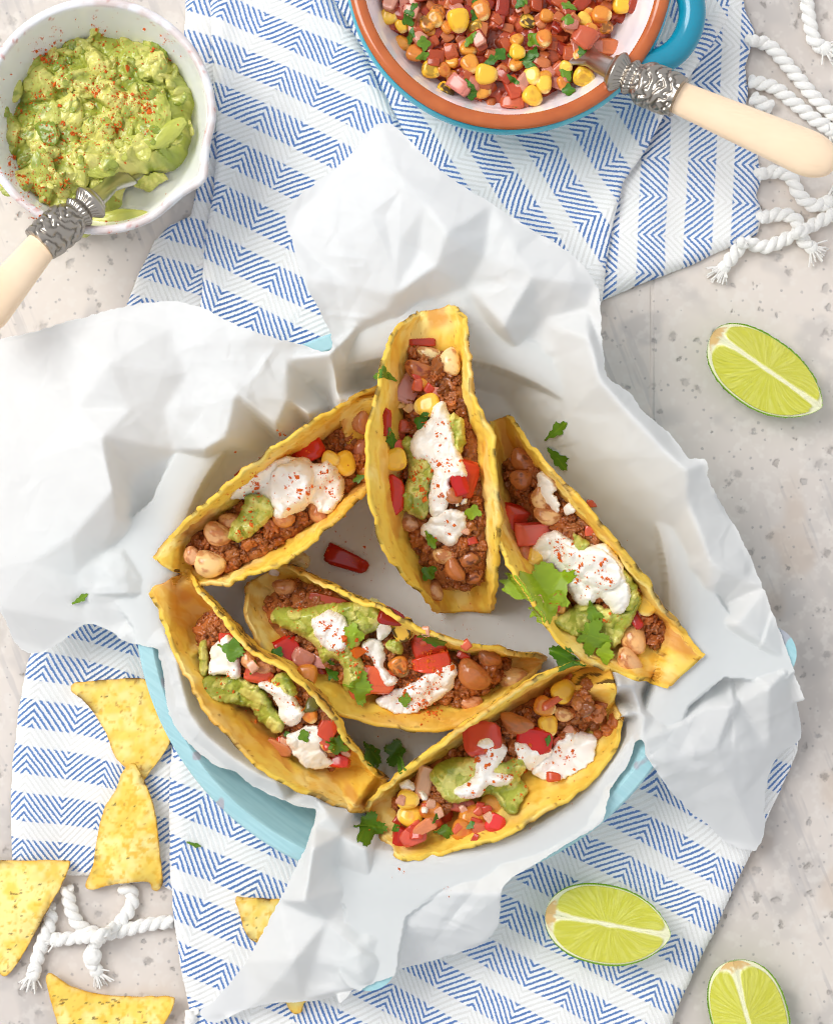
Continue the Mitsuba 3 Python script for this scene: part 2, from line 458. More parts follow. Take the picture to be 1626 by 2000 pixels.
def cord(points, r=0.0018, pitch=0.0105, frayed=True, seed=0):
    """A two-ply twisted fringe cord along points (px, py) resting on the table, with a frayed end."""
    rng = np.random.default_rng(seed)
    p2 = spline(points, 12)
    z = np.maximum(hm_at(*at(p2[:, 0], p2[:, 1], 0.004)[:, :2].T), 0) + 2.0 * r
    p = spline(at(p2[:, 0], p2[:, 1], z), 70)
    L = np.concatenate([[0], np.cumsum(np.linalg.norm(np.diff(p, axis=0), axis=1))])
    t = np.gradient(p, axis=0)
    t /= np.linalg.norm(t, axis=1, keepdims=True)
    s = np.cross(t, [0, 0, 1])
    u = np.cross(s, t)
    out = []
    for k in (0, 1):
        a = L / pitch * 2 * np.pi + k * np.pi
        q = p + (np.cos(a)[:, None] * s + np.sin(a)[:, None] * u) * r * 0.85
        v, f = loft(q, r * 1.12, r * 1.05, 12, mod=lambda i, g: 1 + 0.05 * np.sin(5 * g + i * 190))
        out.append((v, f, srgb(244, 242, 238)))
    if frayed:
        e, d = p[-1], t[-1]
        out.append((*lump(e + d * 0.001, (r * 1.9, r * 1.9, r * 1.5), amp=0.2, seed=seed), srgb(243, 241, 236)))
        for i in range(34):
            ang = rng.normal(0, 0.42)
            c, sn = math.cos(ang), math.sin(ang)
            dd = np.array([d[0] * c - d[1] * sn, d[0] * sn + d[1] * c, rng.uniform(-0.25, 0.12)])
            ln = rng.uniform(0.005, 0.010)
            w = np.linspace(0, 1, 6)[:, None]
            q = e + dd * ln * w + rng.normal(0, 0.0006, 3) * w * w + [0, 0, rng.uniform(-0.5, 1) * r]
            q[:, 2] = np.maximum(q[:, 2], 0.0004)
            out.append((*loft(q, 0.00042, 0.00042, 5), srgb(240, 237, 232)))
    v, f, c = joined(out)
    add('fringe_cord', (v, f), 'cotton', c, parent=towel, st=True)


cord([(1462, 78), (1500, 88), (1548, 140), (1590, 190), (1640, 235)], seed=1)
cord([(1465, 158), (1510, 170), (1550, 200), (1590, 232), (1618, 250)], seed=2)
cord([(1470, 190), (1492, 204), (1505, 208)], seed=3, frayed=False)
cord([(1570, -30), (1580, 40), (1590, 80), (1606, 92)], seed=4)
cord([(1480, 340), (1520, 335), (1545, 348), (1560, 380), (1590, 402), (1612, 396)], seed=5)
cord([(1484, 425), (1530, 418), (1556, 432), (1560, 460), (1580, 480)], seed=6)
cord([(1455, 470), (1490, 482), (1530, 468), (1570, 448), (1650, 405)], seed=7, frayed=False)
cord([(1452, 472), (1432, 498), (1416, 518)], seed=8)
cord([(130, 1735), (140, 1780), (160, 1812), (205, 1830)], seed=9, frayed=False)
cord([(95, 1770), (98, 1800), (80, 1850), (66, 1900)], seed=10)
cord([(338, 1800), (290, 1806), (240, 1818), (190, 1830), (150, 1832), (112, 1836)], seed=11)
cord([(238, 1732), (258, 1745), (256, 1770), (236, 1800), (196, 1830), (178, 1868), (186, 1892)], seed=12)
cord([(375, 1975), (372, 2010), (370, 2040)], seed=13, frayed=False)
tv2, tf2 = lump(at(180, 1868, 0.005), (0.0045, 0.0045, 0.004), amp=0.2, seed=33, sub=3)
add('fringe_knot', (tv2, tf2), 'cotton', srgb(243, 241, 237), parent=towel)

# ------------------------------------------------------------------ tortilla chips
def chip(label, outline, lift, seed, folds=(), z0=0.0016):
    """A three-cornered chip: outline in pixels, lift = height (metres) at each outline corner."""
    o = np.array(outline, float)
    lf = np.array(lift, float)
    base = ground(o[:, 0], o[:, 1])
    w = at(o[:, 0], o[:, 1], base + lf)
    q = ragged(w, 0.0005, 260, seed)
    P, F, D = sheet(q, 0.0007)
    zc = RBFInterpolator(w[:, :2] * 100, w[:, 2] + z0, kernel='thin_plate_spline', smoothing=0.02)(P * 100)
    z = zc + 0.0016 * (nz(P, 55, 2, seed) - 0.5) + 0.0006 * (nz(P, 260, 3, seed + 1) - 0.5)
    bl, _ = bumps(P, 0.0045, seed, 0.7)
    z = z + 0.0004 * bl
    z = np.maximum(z, hm_soft(P, 0.001) + 0.0012)
    m1, m2, m3 = nz(P, 160, 3, seed + 2), nz(P, 520, 3, seed + 3), nz(P, 420, 3, seed + 4)
    c = shade(srgb(251, 214, 96), srgb(255, 234, 150), smooth01((m1 - 0.35) / 0.3))
    c = shade(c, srgb(244, 190, 58), 0.8 * smooth01((m2 - 0.55) / 0.15))
    c = shade(c, srgb(196, 132, 48), 0.7 * smooth01((m3 - 0.73) / 0.05))
    c = shade(c, srgb(226, 160, 44), 0.7 * np.exp(-D / 0.0009))
    cx = w[:, :2].mean(0)
    far = np.linalg.norm(P - cx, axis=1)
    char = smooth01((nz(P, 140, 3, seed + 5) - 0.58) / 0.06) * np.exp(-D / 0.0016)
    c = shade(c, srgb(92, 54, 22), 0.85 * char)
    c = shade(c, srgb(96, 60, 30), 0.8 * smooth01((nz(P * [1, 2], 330, 2, seed + 6) - 0.79) / 0.03))
    th = 0.0016
    v = np.vstack([np.column_stack([P, z]), np.column_stack([P, z - th])])
    e = np.sort(np.vstack([F[:, [0, 1]], F[:, [1, 2]], F[:, [2, 0]]]), axis=1)
    ed = np.vstack([F[:, [0, 1]], F[:, [1, 2]], F[:, [2, 0]]])
    key = e[:, 0] * (len(P) + 1) + e[:, 1]
    u, ix, cnt = np.unique(key, return_index=True, return_counts=True)
    b = ed[ix[cnt == 1]]
    n = len(P)
    f = np.vstack([F, F[:, ::-1] + n, np.stack([b[:, 1], b[:, 0], b[:, 0] + n], 1), np.stack([b[:, 1], b[:, 0] + n, b[:, 1] + n], 1)])
    k = add('tortilla_chip', (v, f), 'food_matt', np.vstack([c, c * 0.9]), st=True)
    return tag(k, label, 'tortilla chip', 'tortilla chips')


chip('tortilla chip with one corner under the tray rim, upper one of two on the towel', [(146, 1334), (165, 1331), (220, 1327), (280, 1326), (306, 1350), (322, 1395), (334, 1440), (318, 1475), (296, 1505), (276, 1526), (248, 1500), (226, 1478), (212, 1440), (190, 1400), (160, 1365), (140, 1348)],
     [0.003, 0.003, 0.002, 0.003, 0.003, 0.003, 0.003, 0.002, 0.002, 0.001, 0.001, 0.001, 0.001, 0.001, 0.003, 0.003], 1)
chip('bell shaped tortilla chip lying on the tip of another chip on the towel', [(252, 1493), (264, 1492), (275, 1510), (296, 1560), (306, 1600), (313, 1665), (318, 1720), (310, 1738), (298, 1736), (292, 1722), (262, 1722), (215, 1728), (182, 1736), (168, 1728), (182, 1690), (190, 1640), (204, 1580), (228, 1540), (238, 1510)],
     [0.004, 0.004, 0.004, 0.006, 0.006, 0.004, 0.002, -0.001, 0.000, 0.004, 0.006, 0.005, 0.002, 0.001, 0.003, 0.005, 0.007, 0.005, 0.004], 2)


# ------------------------------------------------------------------ tray
TR_C = at(820, 1180, 0.045)[:2]
TR_R = 555 * PX * (CAM_H - 0.045) / CAM_H
TRAY_Z = 0.0135
tray = thing('tray', 'round pale blue painted wooden tray with ear handles under the baking paper', 'tray')


def build_tray():
    pr = [(0.0, TRAY_Z - 0.006), (TR_R - 0.020, TRAY_Z - 0.006), (TR_R - 0.004, 0.0395), (TR_R, 0.041), (TR_R + 0.0006, 0.0435), (TR_R - 0.0006, 0.0452), (TR_R - 0.0060, 0.0456),
          (TR_R - 0.0072, 0.0448), (TR_R - 0.0260, TRAY_Z + 0.0015), (TR_R - 0.0285, TRAY_Z), (0.0, TRAY_Z)]
    for name, sl in (('wall', slice(1, 10)), ('base', None)):
        if sl:
            q = np.array(pr[sl])
            q = np.vstack([q, q[:1]])
            add(name, revolve(q, (*TR_C, 0), 220), 'blue_paint', smooth=35, parent=tray, st=True)
        else:
            add(name, revolve([pr[0], (TR_R - 0.0270, TRAY_Z - 0.006), (TR_R - 0.0270, TRAY_Z - 0.0002), (0.0, TRAY_Z - 0.0002)], (*TR_C, 0), 120), 'blue_paint', smooth=35, parent=tray, st=True)
    for k in range(4):
        tip = at(712, 1934, 0.045)[:2] - TR_C
        a = math.atan2(tip[1], tip[0]) + k * math.pi / 2
        R = np.linalg.norm(tip) + (0 if k % 2 == 0 else -0.005)
        c, s = math.cos(a), math.sin(a)
        ear = LineString([(TR_R - 0.004, 0), (R - 0.012, 0)]).buffer(0.0125)
        ear = ear.union(Polygon([(TR_R - 0.004, -0.03), (TR_R + 0.012, -0.0125), (TR_R + 0.012, 0.0125), (TR_R - 0.004, 0.03)]))
        ear = ear.difference(Point(0, 0).buffer(TR_R - 0.0005, 64))
        if ear.geom_type != 'Polygon':
            ear = max(ear.geoms, key=lambda g: g.area)
        m = trimesh.creation.extrude_polygon(ear, 0.007, engine='earcut')
        v = np.array(m.vertices)
        v = np.column_stack([TR_C[0] + v[:, 0] * c - v[:, 1] * s, TR_C[1] + v[:, 0] * s + v[:, 1] * c, v[:, 2] + 0.0375])
        add('handle', (v, np.array(m.faces)), 'blue_paint', smooth=30, parent=tray, st=True)


build_tray()

chip('tortilla chip half hidden under the lower left flap of paper', [(460, 1752), (480, 1753), (545, 1756), (580, 1765), (560, 1810), (510, 1840), (482, 1826), (470, 1790)], [0.004, 0.004, 0.003, 0.003, 0.002, 0.002, 0.002, 0.003], 5)
chip('tip of a tortilla chip poking out below the bottom edge of the paper', [(556, 1950), (540, 1900), (620, 1880), (612, 1940), (594, 1958), (590, 1974), (578, 1979), (566, 1972)], [0.002, 0.003, 0.003, 0.002, 0.002, 0.002, 0.002, 0.002], 6)


# ------------------------------------------------------------------ baking paper
PAPER_RIM = [(745, 241), (775, 250), (850, 325), (905, 362), (960, 398), (1030, 440), (1090, 478), (1135, 515), (1163, 553), (1172, 580), (1178, 640), (1180, 700), (1190, 735), (1230, 768), (1262, 800), (1310, 850), (1340, 880), (1352, 893), (1376, 897), (1383, 912), (1390, 940),
             (1430, 1020), (1462, 1085), (1490, 1150), (1520, 1230), (1545, 1300), (1556, 1380), (1561, 1442), (1535, 1475), (1515, 1500), (1500, 1560), (1492, 1620), (1481, 1652), (1472, 1662), (1445, 1658), (1415, 1642), (1385, 1615), (1350, 1588), (1318, 1555), (1292, 1522),
             (1268, 1485), (1256, 1450), (1244, 1452), (1232, 1490), (1212, 1520), (1194, 1545), (1184, 1590), (1170, 1615), (1130, 1640), (1080, 1668), (1035, 1695), (995, 1718), (978, 1745), (976, 1790), (966, 1822), (940, 1848), (890, 1868), (830, 1885), (770, 1912), (720, 1930),
             (650, 1946), (590, 1958), (530, 1966), (470, 1976), (425, 1998), (400, 1992), (392, 1975), (430, 1940), (480, 1880), (515, 1820), (545, 1760), (575, 1705), (598, 1650), (612, 1612), (618, 1580), (600, 1577), (560, 1566), (495, 1536), (458, 1516), (425, 1496), (396, 1475), (370, 1452), (345, 1420), (330, 1388), (323, 1350), (317, 1310), (308, 1280), (300, 1268),
             (241, 1253), (207, 1231), (166, 1219), (129, 1244), (90, 1270), (56, 1272), (26, 1249), (4, 1206), (-30, 1160), (-90, 1120), (-120, 900), (-90, 700), (0, 662), (60, 650), (120, 631), (175, 616), (232, 601), (301, 587), (345, 586), (396, 601), (452, 629), (517, 655), (594, 675), (640, 684), (648, 668), (641, 640), (620, 600), (603, 566),
             (585, 520), (570, 470), (558, 440), (560, 412), (585, 380), (640, 338), (690, 290), (722, 252)]
PAPER_Z = [(560, 1180, 1.7), (640, 1090, 1.7), (760, 1090, 1.7), (880, 1230, 1.7), (1010, 1190, 1.7), (600, 1400, 1.7), (760, 1480, 1.7), (900, 1500, 1.7), (1050, 1350, 1.7), (700, 1000, 1.7), (900, 1000, 1.7), (900, 800, 1.7), (1050, 1000, 1.7), (1150, 1200, 1.7),
           (480, 1100, 1.7), (450, 1250, 1.7), (560, 1450, 1.7), (1000, 1550, 1.7), (850, 1650, 1.9), (650, 1500, 1.7), (700, 1580, 1.8), (1100, 1450, 1.7),
           # upper lobe
           (650, 668, 5.6), (700, 632, 5.5), (760, 600, 5.5), (820, 592, 4.4), (905, 634, 4.8), (970, 650, 4.6), (1010, 690, 4.4), (690, 748, 2.4), (760, 705, 2.3), (850, 690, 2.0), (930, 720, 2), (970, 755, 1.9),
           (600, 540, 6), (563, 440, 5.4), (640, 350, 5.8), (745, 243, 6), (860, 330, 6.2), (960, 400, 6), (1090, 480, 6), (1165, 555, 6.2), (870, 455, 7.6), (820, 490, 5.9), (770, 575, 6.0), (740, 420, 6.4), (660, 470, 6.3), (690, 560, 6.1), (880, 570, 4.9), (945, 500, 6.0), (980, 640, 6.2), (1040, 540, 6.7), (1060, 625, 5.0), (1090, 690, 5.2),
           (850, 520, 6.6), (910, 560, 5.1), (780, 350, 6.8), (830, 400, 7.0), (700, 330, 6.3), (640, 600, 5.6), (612, 500, 5.6), (780, 470, 6.4), (1000, 480, 6.4),
           # right wall
           (1178, 690, 6.1), (1148, 600, 5.6), (1152, 660, 7.0), (1172, 740, 7.0), (1232, 808, 7.0), (1300, 880, 7.0), (1340, 916, 7.2), (1376, 905, 6.6), (1230, 768, 5.6), (1310, 850, 5.6), (1430, 1020, 4.7), (1490, 1150, 4.6), (1545, 1300, 4.4), (1561, 1442, 1.7),
           (1120, 800, 5.0), (1205, 890, 5.6), (1270, 955, 5.7), (1345, 985, 6.2), (1390, 1100, 6.0), (1440, 1220, 5.6), (1300, 1060, 4.1), (1200, 960, 4.3), (1100, 850, 4.0), (1040, 860, 2.2), (1120, 965, 2.2), (1200, 1065, 2.1), (1270, 1160, 2.0), (1340, 1255, 1.9), (1365, 1300, 2),
           (1330, 1120, 4.6), (1375, 1200, 3.9), (1420, 1285, 2.8), (1440, 1372, 3.8), (1330, 1367, 3.3), (1290, 1330, 2.2), (1282, 1402, 4.9), (1380, 1385, 5.2), (1440, 1378, 5.0), (1502, 1345, 5.3), (1300, 1430, 5.3), (1400, 1470, 4.6), (1300, 1490, 5.1), (1440, 1560, 2.8), (1500, 1460, 3.0), (1481, 1655, 1.3), (1420, 1640, 1.5), (1350, 1590, 2.6), (1300, 1530, 4.2), (1262, 1480, 5.2),
           (1212, 1342, 6.6), (1236, 1345, 6.0), (1226, 1400, 6.6), (1248, 1452, 5.4), (1207, 1412, 4.8), (1196, 1405, 2.0), (1180, 1400, 1.8), (1190, 1450, 2.0), (1200, 1360, 2.0), (1255, 1395, 5.4), (1262, 1360, 2.8),
           # bottom lobe
           (1165, 1540, 4.6), (1100, 1600, 4.3), (1040, 1645, 4.3), (960, 1675, 4.2), (880, 1700, 4.2), (1195, 1545, 5.4), (1182, 1598, 5.4), (1165, 1618, 5.2), (1080, 1668, 5.0), (1000, 1712, 5.1), (978, 1745, 5.2), (860, 1745, 4.9), (770, 1760, 4.9), (976, 1795, 4.3), (940, 1848, 3.6), (830, 1885, 3.0), (720, 1930, 5.0),
           (590, 1958, 2.6), (480, 1975, 1.9), (400, 1992, 1.5), (700, 1850, 5.3), (700, 1900, 5.3), (640, 1800, 4.9), (610, 1880, 4.2), (720, 1790, 4.3), (690, 1740, 4.4), (622, 1570, 5.4), (640, 1592, 5.6), (606, 1662, 7.0), (592, 1760, 6.8), (572, 1880, 5.2), (520, 1940, 2.9), (612, 1612, 5.6), (598, 1645, 5.2), (545, 1760, 4.4), (480, 1880, 2.8),
           (682, 1596, 4.6), (718, 1660, 5.6), (726, 1720, 5.0), (655, 1690, 4.9), (668, 1630, 5.4), (741, 1600, 2.2), (756, 1690, 2.4), (800, 1820, 4.4),
           # torn edge on the lower left
           (616, 1578, 4.6), (560, 1565, 4.5), (495, 1536, 4.5), (425, 1496, 4.5), (370, 1452, 4.5), (335, 1400, 4.5), (322, 1350, 4.6), (312, 1290, 4.8), (606, 1546, 5.0), (540, 1522, 5.5), (500, 1508, 5.6), (455, 1480, 5.6), (405, 1440, 5.6), (372, 1398, 5.6), (356, 1345, 5.6), (344, 1290, 5.6), (332, 1256, 5.4), (590, 1505, 1.9), (555, 1490, 1.9), (500, 1440, 1.9), (440, 1380, 1.9), (398, 1318, 1.9), (368, 1240, 2.0),
           # left lobe
           (335, 1090, 2), (385, 1010, 2.2), (450, 950, 2.2), (520, 890, 2.2), (600, 850, 2.2), (655, 775, 5.6), (603, 815, 6.0), (538, 838, 6.2), (440, 860, 6.2), (400, 882, 6.0), (648, 790, 2.8), (606, 829, 2.6), (541, 851, 2.6), (444, 886, 3.2), (405, 905, 3.6),
           (646, 690, 6.8), (560, 700, 6.2), (450, 690, 6.5), (360, 730, 6.0), (460, 770, 6.9), (560, 780, 6.5), (330, 640, 5.8), (230, 620, 5.2), (120, 650, 5), (0, 665, 5), (-90, 700, 5), (208, 710, 7.0), (200, 850, 7.1), (225, 950, 7.0), (150, 800, 5.8), (60, 900, 5.6), (230, 1010, 5.8), (140, 1050, 5.9), (60, 1100, 5.2), (250, 950, 4.2), (300, 930, 3.7),
           (340, 880, 5.0), (320, 800, 5.6), (250, 1060, 4.2), (200, 1080, 4.8), (300, 1040, 3.0), (275, 1000, 3.0), (150, 1120, 4.9), (305, 1160, 4.4), (260, 1195, 4.9), (235, 1075, 5.0), (180, 1165, 5.1), (0, 1190, 4), (26, 1249, 3), (90, 1270, 2.4), (166, 1219, 4.2), (207, 1231, 4.6), (297, 1266, 5.2), (-90, 1120, 4), (-120, 900, 4.6), (250, 800, 6.2), (350, 950, 3.2), (320, 1000, 2.6)]


def build_paper():
    cz = np.array(PAPER_Z)
    z = cz[:, 2] / 100
    cp = at(cz[:, 0], cz[:, 1], z)
    lin, near = LinearNDInterpolator(cp[:, :2], z), NearestNDInterpolator(cp[:, :2], z)

    def control(xy):
        a = lin(xy)
        return np.where(np.isnan(a), near(xy), a)
    rim = np.array(PAPER_RIM, float)
    flat = np.array([(x, y) for x, y, _ in PAPER_Z], float)
    rz = cz[cKDTree(flat).query(rim)[1], 2] / 100
    rw = at(rim[:, 0], rim[:, 1], rz)[:, :2]
    o = spline(rw, 2600, True)
    o = o + np.stack([nz(o, 500, 2, 3) - 0.5, nz(o, 500, 2, 4) - 0.5], 1) * 0.0012
    step = 0.0006
    P, F, D = sheet(o, step)
    # height field on a fine grid, softened, with sharp crumple facets
    gx, gy = np.arange(-0.26, 0.24, step), np.arange(-0.28, 0.24, step)
    X, Y = np.meshgrid(gx, gy)
    G = np.stack([X, Y], -1).reshape(-1, 2)
    base = gaussian_filter(control(G).reshape(X.shape), 0.0011 / step)
    rng = np.random.default_rng(5)
    tot = np.zeros(X.shape)
    for cell, amp, soft in ((0.036, 0.0046, 0.0003), (0.018, 0.0042, 0.0002), (0.009, 0.0017, 0.0002), (0.004, 0.0004, 0.0003)):
        n = int(0.5 * 0.52 / cell ** 2)
        c = np.column_stack([rng.uniform(-0.27, 0.25, n), rng.uniform(-0.29, 0.25, n)])
        h = rng.uniform(-0.5, 0.5, n) * amp
        a = LinearNDInterpolator(c, h)(G)
        tot += gaussian_filter(np.nan_to_num(a).reshape(X.shape), soft / step)
    for fr_, am_, sd_ in ((17, 0.0150, 31), (30, 0.0085, 32), (62, 0.0030, 33)):
        g_ = nz(G, fr_, 2, sd_).reshape(X.shape)
        tot -= am_ * np.abs(g_ - 0.5) * np.clip(nz(G, 12, 2, sd_ + 5).reshape(X.shape) * 3 - 0.9, 0, 1)
    for i in range(150):                                   # sharp single creases
        a_ = rng.uniform([-0.24, -0.25], [0.20, 0.20])
        th_ = rng.uniform(0, math.pi)
        b_ = a_ + rng.uniform(0.012, 0.06) * np.array([math.cos(th_), math.sin(th_)])
        h_, w_ = rng.choice([-1, 1]) * rng.uniform(0.0004, 0.0013), rng.uniform(0.002, 0.006)
        lo_, hi_ = np.minimum(a_, b_) - w_, np.maximum(a_, b_) + w_
        sx_, sy_ = slice(*np.searchsorted(gx, [lo_[0], hi_[0]])), slice(*np.searchsorted(gy, [lo_[1], hi_[1]]))
        Q_ = np.stack([X[sy_, sx_], Y[sy_, sx_]], -1)
        t_ = np.clip(((Q_ - a_) @ (b_ - a_)) / ((b_ - a_) @ (b_ - a_)), 0, 1)
        d_ = np.linalg.norm(Q_ - (a_ + t_[..., None] * (b_ - a_)), axis=-1)
        tot[sy_, sx_] += h_ * np.maximum(0, 1 - d_ / w_) * np.sin(np.pi * np.clip(t_, 0.1, 0.9))
    gate = smooth01((base - 0.019) / 0.02)
    mask = np.clip(nz(G, 16, 2, 8).reshape(X.shape) * 2.6 - 0.65, 0.15, 1.2)
    zz = base + tot * mask * (0.06 + 0.94 * gate)
    under = np.where(HM > 0.03, np.maximum(gaussian_filter(maximum_filter(HM, 27), 7), maximum_filter(HM, 5)), maximum_filter(HM, 5))
    lift = hm_at(X, Y, under) + 0.0012
    zz = np.maximum(zz, lift)
    zz = np.maximum(gaussian_filter(zz, 0.0002 / step), lift - 0.0004)
    v = np.column_stack([P, map_coordinates(zz, [(P[:, 1] - gy[0]) / step, (P[:, 0] - gx[0]) / step], order=1, mode='nearest')])
    return v, F


pv, pf = build_paper()
k = add('baking_paper_sheet', (pv, pf), 'baking_paper', st=True)
HM_PAPER = HM.copy()
tag(k, 'crumpled sheet of white baking paper lining the blue tray under the tacos', 'baking paper')

# ------------------------------------------------------------------ food pieces
YEL, YEL_D, YEL_L = srgb(246, 210, 88), srgb(238, 188, 60), srgb(253, 230, 146)
MEAT, MEAT_D, MEAT_R = srgb(178, 112, 64), srgb(118, 64, 36), srgb(200, 112, 56)
CREAM, CREAM_S = srgb(255, 254, 250), srgb(250, 244, 236)
GUAC, GUAC_L, GUAC_D = srgb(172, 180, 72), srgb(218, 212, 118), srgb(124, 142, 46)
PAP, PAP_D = srgb(234, 116, 34), srgb(206, 86, 20)


def place(v, pos, rot=None):
    return (v if rot is None else v @ rotation(*rot).T) + pos


def kernel(parent, px, py, size=20, ang=0.0, tilt=None, seed=0, dz=0.0, charred=0.0, tone=0, st=True):
    """A corn kernel: plump wedge with a paler narrow tip; size is half its length in photograph pixels."""
    rng = np.random.default_rng(seed + 77)
    a = size * PX
    v, f = ICO[3]
    x, y, z = v.T
    e = 0.82
    q = np.sign(v) * np.abs(v) ** e
    q[:, 1] *= 0.86 * (1 - 0.22 * q[:, 0])
    q[:, 2] *= 0.62 * (1 - 0.12 * q[:, 0])
    q[:, 2] -= 0.10 * np.exp(-((q[:, 0] + 0.1) ** 2 + q[:, 1] ** 2) * 3.5) * (z > 0)
    q *= (1 + 0.10 * (nz(v, 1.4, 2, seed) - 0.5))[:, None]
    base = shade(srgb(247, 192, 44), srgb(250, 212, 96), rng.uniform(0, 0.7)) if tone == 0 else shade(srgb(236, 168, 60), srgb(214, 120, 48), rng.uniform(0.1, 0.8))
    c = shade(base, srgb(253, 228, 150), np.clip((x - 0.55) * 2.6, 0, 1))
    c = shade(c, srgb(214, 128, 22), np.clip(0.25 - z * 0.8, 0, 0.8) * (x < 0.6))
    c = shade(c, srgb(206, 92, 34), 0.75 * smooth01((nz(v, 1.7, 3, seed + 3) - 0.58) / 0.1) * (0.8 if tone else 0.45))
    if charred:
        c = shade(c, srgb(52, 34, 22), charred * smooth01((nz(v, 1.9, 3, seed + 9) - 0.47) / 0.05))
    tl = tilt or (rng.uniform(-0.35, 0.35), rng.uniform(-0.3, 0.3))
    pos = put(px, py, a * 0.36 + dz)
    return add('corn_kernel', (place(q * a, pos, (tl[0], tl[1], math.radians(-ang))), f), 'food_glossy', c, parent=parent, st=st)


def bean(parent, px, py, size=24, ang=0, ratio=0.74, col=(222, 172, 132), coat=0.45, seed=0, dz=0.0, name='bean', bend=0.22):
    rng = np.random.default_rng(seed + 5)
    a = size * PX
    v, f = ICO[3]
    q = v * [1, ratio, ratio * 0.82]
    q[:, 1] += bend * (q[:, 0] ** 2 - 0.4)
    q *= (1 + 0.06 * (nz(v, 1.5, 2, seed) - 0.5))[:, None]
    co = smooth01((nz(v, 1.9, 4, seed + 2) - 0.64 + 0.34 * coat) / 0.08) * np.minimum(1, 0.5 + coat)
    w = nz(v, 4.5, 4, seed + 4)
    q = q * (1 + (0.20 * co * (w - 0.25))[:, None])
    col = (col[0], min(255, col[1] * 1.05), col[2] * 0.95)
    c = shade(srgb(*col), srgb(*[min(255, x * 1.12) for x in col]), nz(v, 1.2, 2, seed + 6))
    c = shade(c, shade(MEAT_R, MEAT, w), 0.85 * np.clip(co, 0, 1))
    pos = put(px, py, a * ratio * 0.42 + dz)
    return add(name, (place(q * a, pos, (rng.uniform(-0.3, 0.3), rng.uniform(-0.25, 0.25), math.radians(-ang))), f), 'food_glossy' if coat < 0.8 else 'food_wet', c, parent=parent, st=True)


def chunk(parent, px, py, lx, ly, ang=0, name='tomato_piece', col=((204, 38, 22), (226, 88, 60)), seed=0, dz=0.0, lz=0.55, bend=0.25, tilt=None, bsdf='food_glossy'):
    """A cut piece: boxy, bent like the wall of a fruit, with a glossy skin and a paler cut side. lx, ly: half sizes in pixels."""
    rng = np.random.default_rng(seed + 15)
    v, f = ICO[3]
    q = np.sign(v) * np.abs(v) ** 0.42
    q /= np.abs(q).max()
    hx, hy, hz = lx * PX, ly * PX, min(lx, ly) * lz * PX
    n = nz(v, 1.3, 3, seed) - 0.5
    q = q * (1 + 0.5 * n[:, None]) * [hx, hy, hz]
    q[:, 2] -= bend * (q[:, 0] / hx) ** 2 * hz * 1.6
    q[:, 1] *= 1 - 0.3 * rng.uniform(-1, 1) * q[:, 0] / hx
    t = smooth01((v[:, 2] * (1 if rng.random() < 0.5 else -1) + 0.5 * n) / 0.35 + 0.4)
    c = shade(srgb(*col[0]), srgb(*col[1]), 0.6 * t + 0.9 * (nz(v, 2.6, 4, seed + 8) - 0.5))
    c = c * (0.82 + 0.36 * nz(v, 1.4, 2, seed + 9))[:, None]
    tl = tilt or (rng.uniform(-0.35, 0.35), rng.uniform(-0.3, 0.3))
    pos = put(px, py, hz * 0.55 + dz)
    return add(name, (place(q, pos, (tl[0], tl[1], math.radians(-ang))), f), bsdf, c, parent=parent, st=True)


def leaf_outline(kind, seed):
    rng = np.random.default_rng(seed + 900)
    th = np.linspace(-math.pi, math.pi, 420, endpoint=False)
    if kind == 'trefoil':
        lobes, r0 = [(0, 1.0, 0.62), (1.25, 0.88, 0.58), (-1.25, 0.88, 0.58), (2.2, 0.6, 0.4), (-2.2, 0.6, 0.4)], 0.30
    elif kind == 'fan':
        lobes, r0 = [(0, 1.0, 0.60), (0.85, 0.92, 0.50), (-0.85, 0.86, 0.50)], 0.26
    else:
        lobes, r0 = [(0, 1.0, 0.40), (0.62, 0.72, 0.34), (-0.66, 0.62, 0.34), (math.pi, 0.5, 0.4)], 0.24
    r = np.full(th.shape, r0)
    for a, m, w in lobes:
        a, m = a + rng.normal(0, 0.09), m * rng.uniform(0.85, 1.1)
        d = np.abs((th - a + math.pi) % (2 * math.pi) - math.pi)
        r = np.maximum(r, m * np.clip(1 - (d / w) ** 2 * 0.42, 0, 1) * (d < w * 1.02))
    r = np.convolve(np.concatenate([r[-3:], r, r[:3]]), np.ones(7) / 7, 'valid')
    teeth = np.abs(((th * 4.3 + rng.uniform(0, 1)) % 1) - 0.5) * 2
    r = r * (1 - 0.17 * teeth ** 1.4 * smooth01((r - 0.35) / 0.3)) * (1 + 0.05 * np.sin(th * 31))
    return np.stack([r * np.cos(th), r * np.sin(th)], 1)


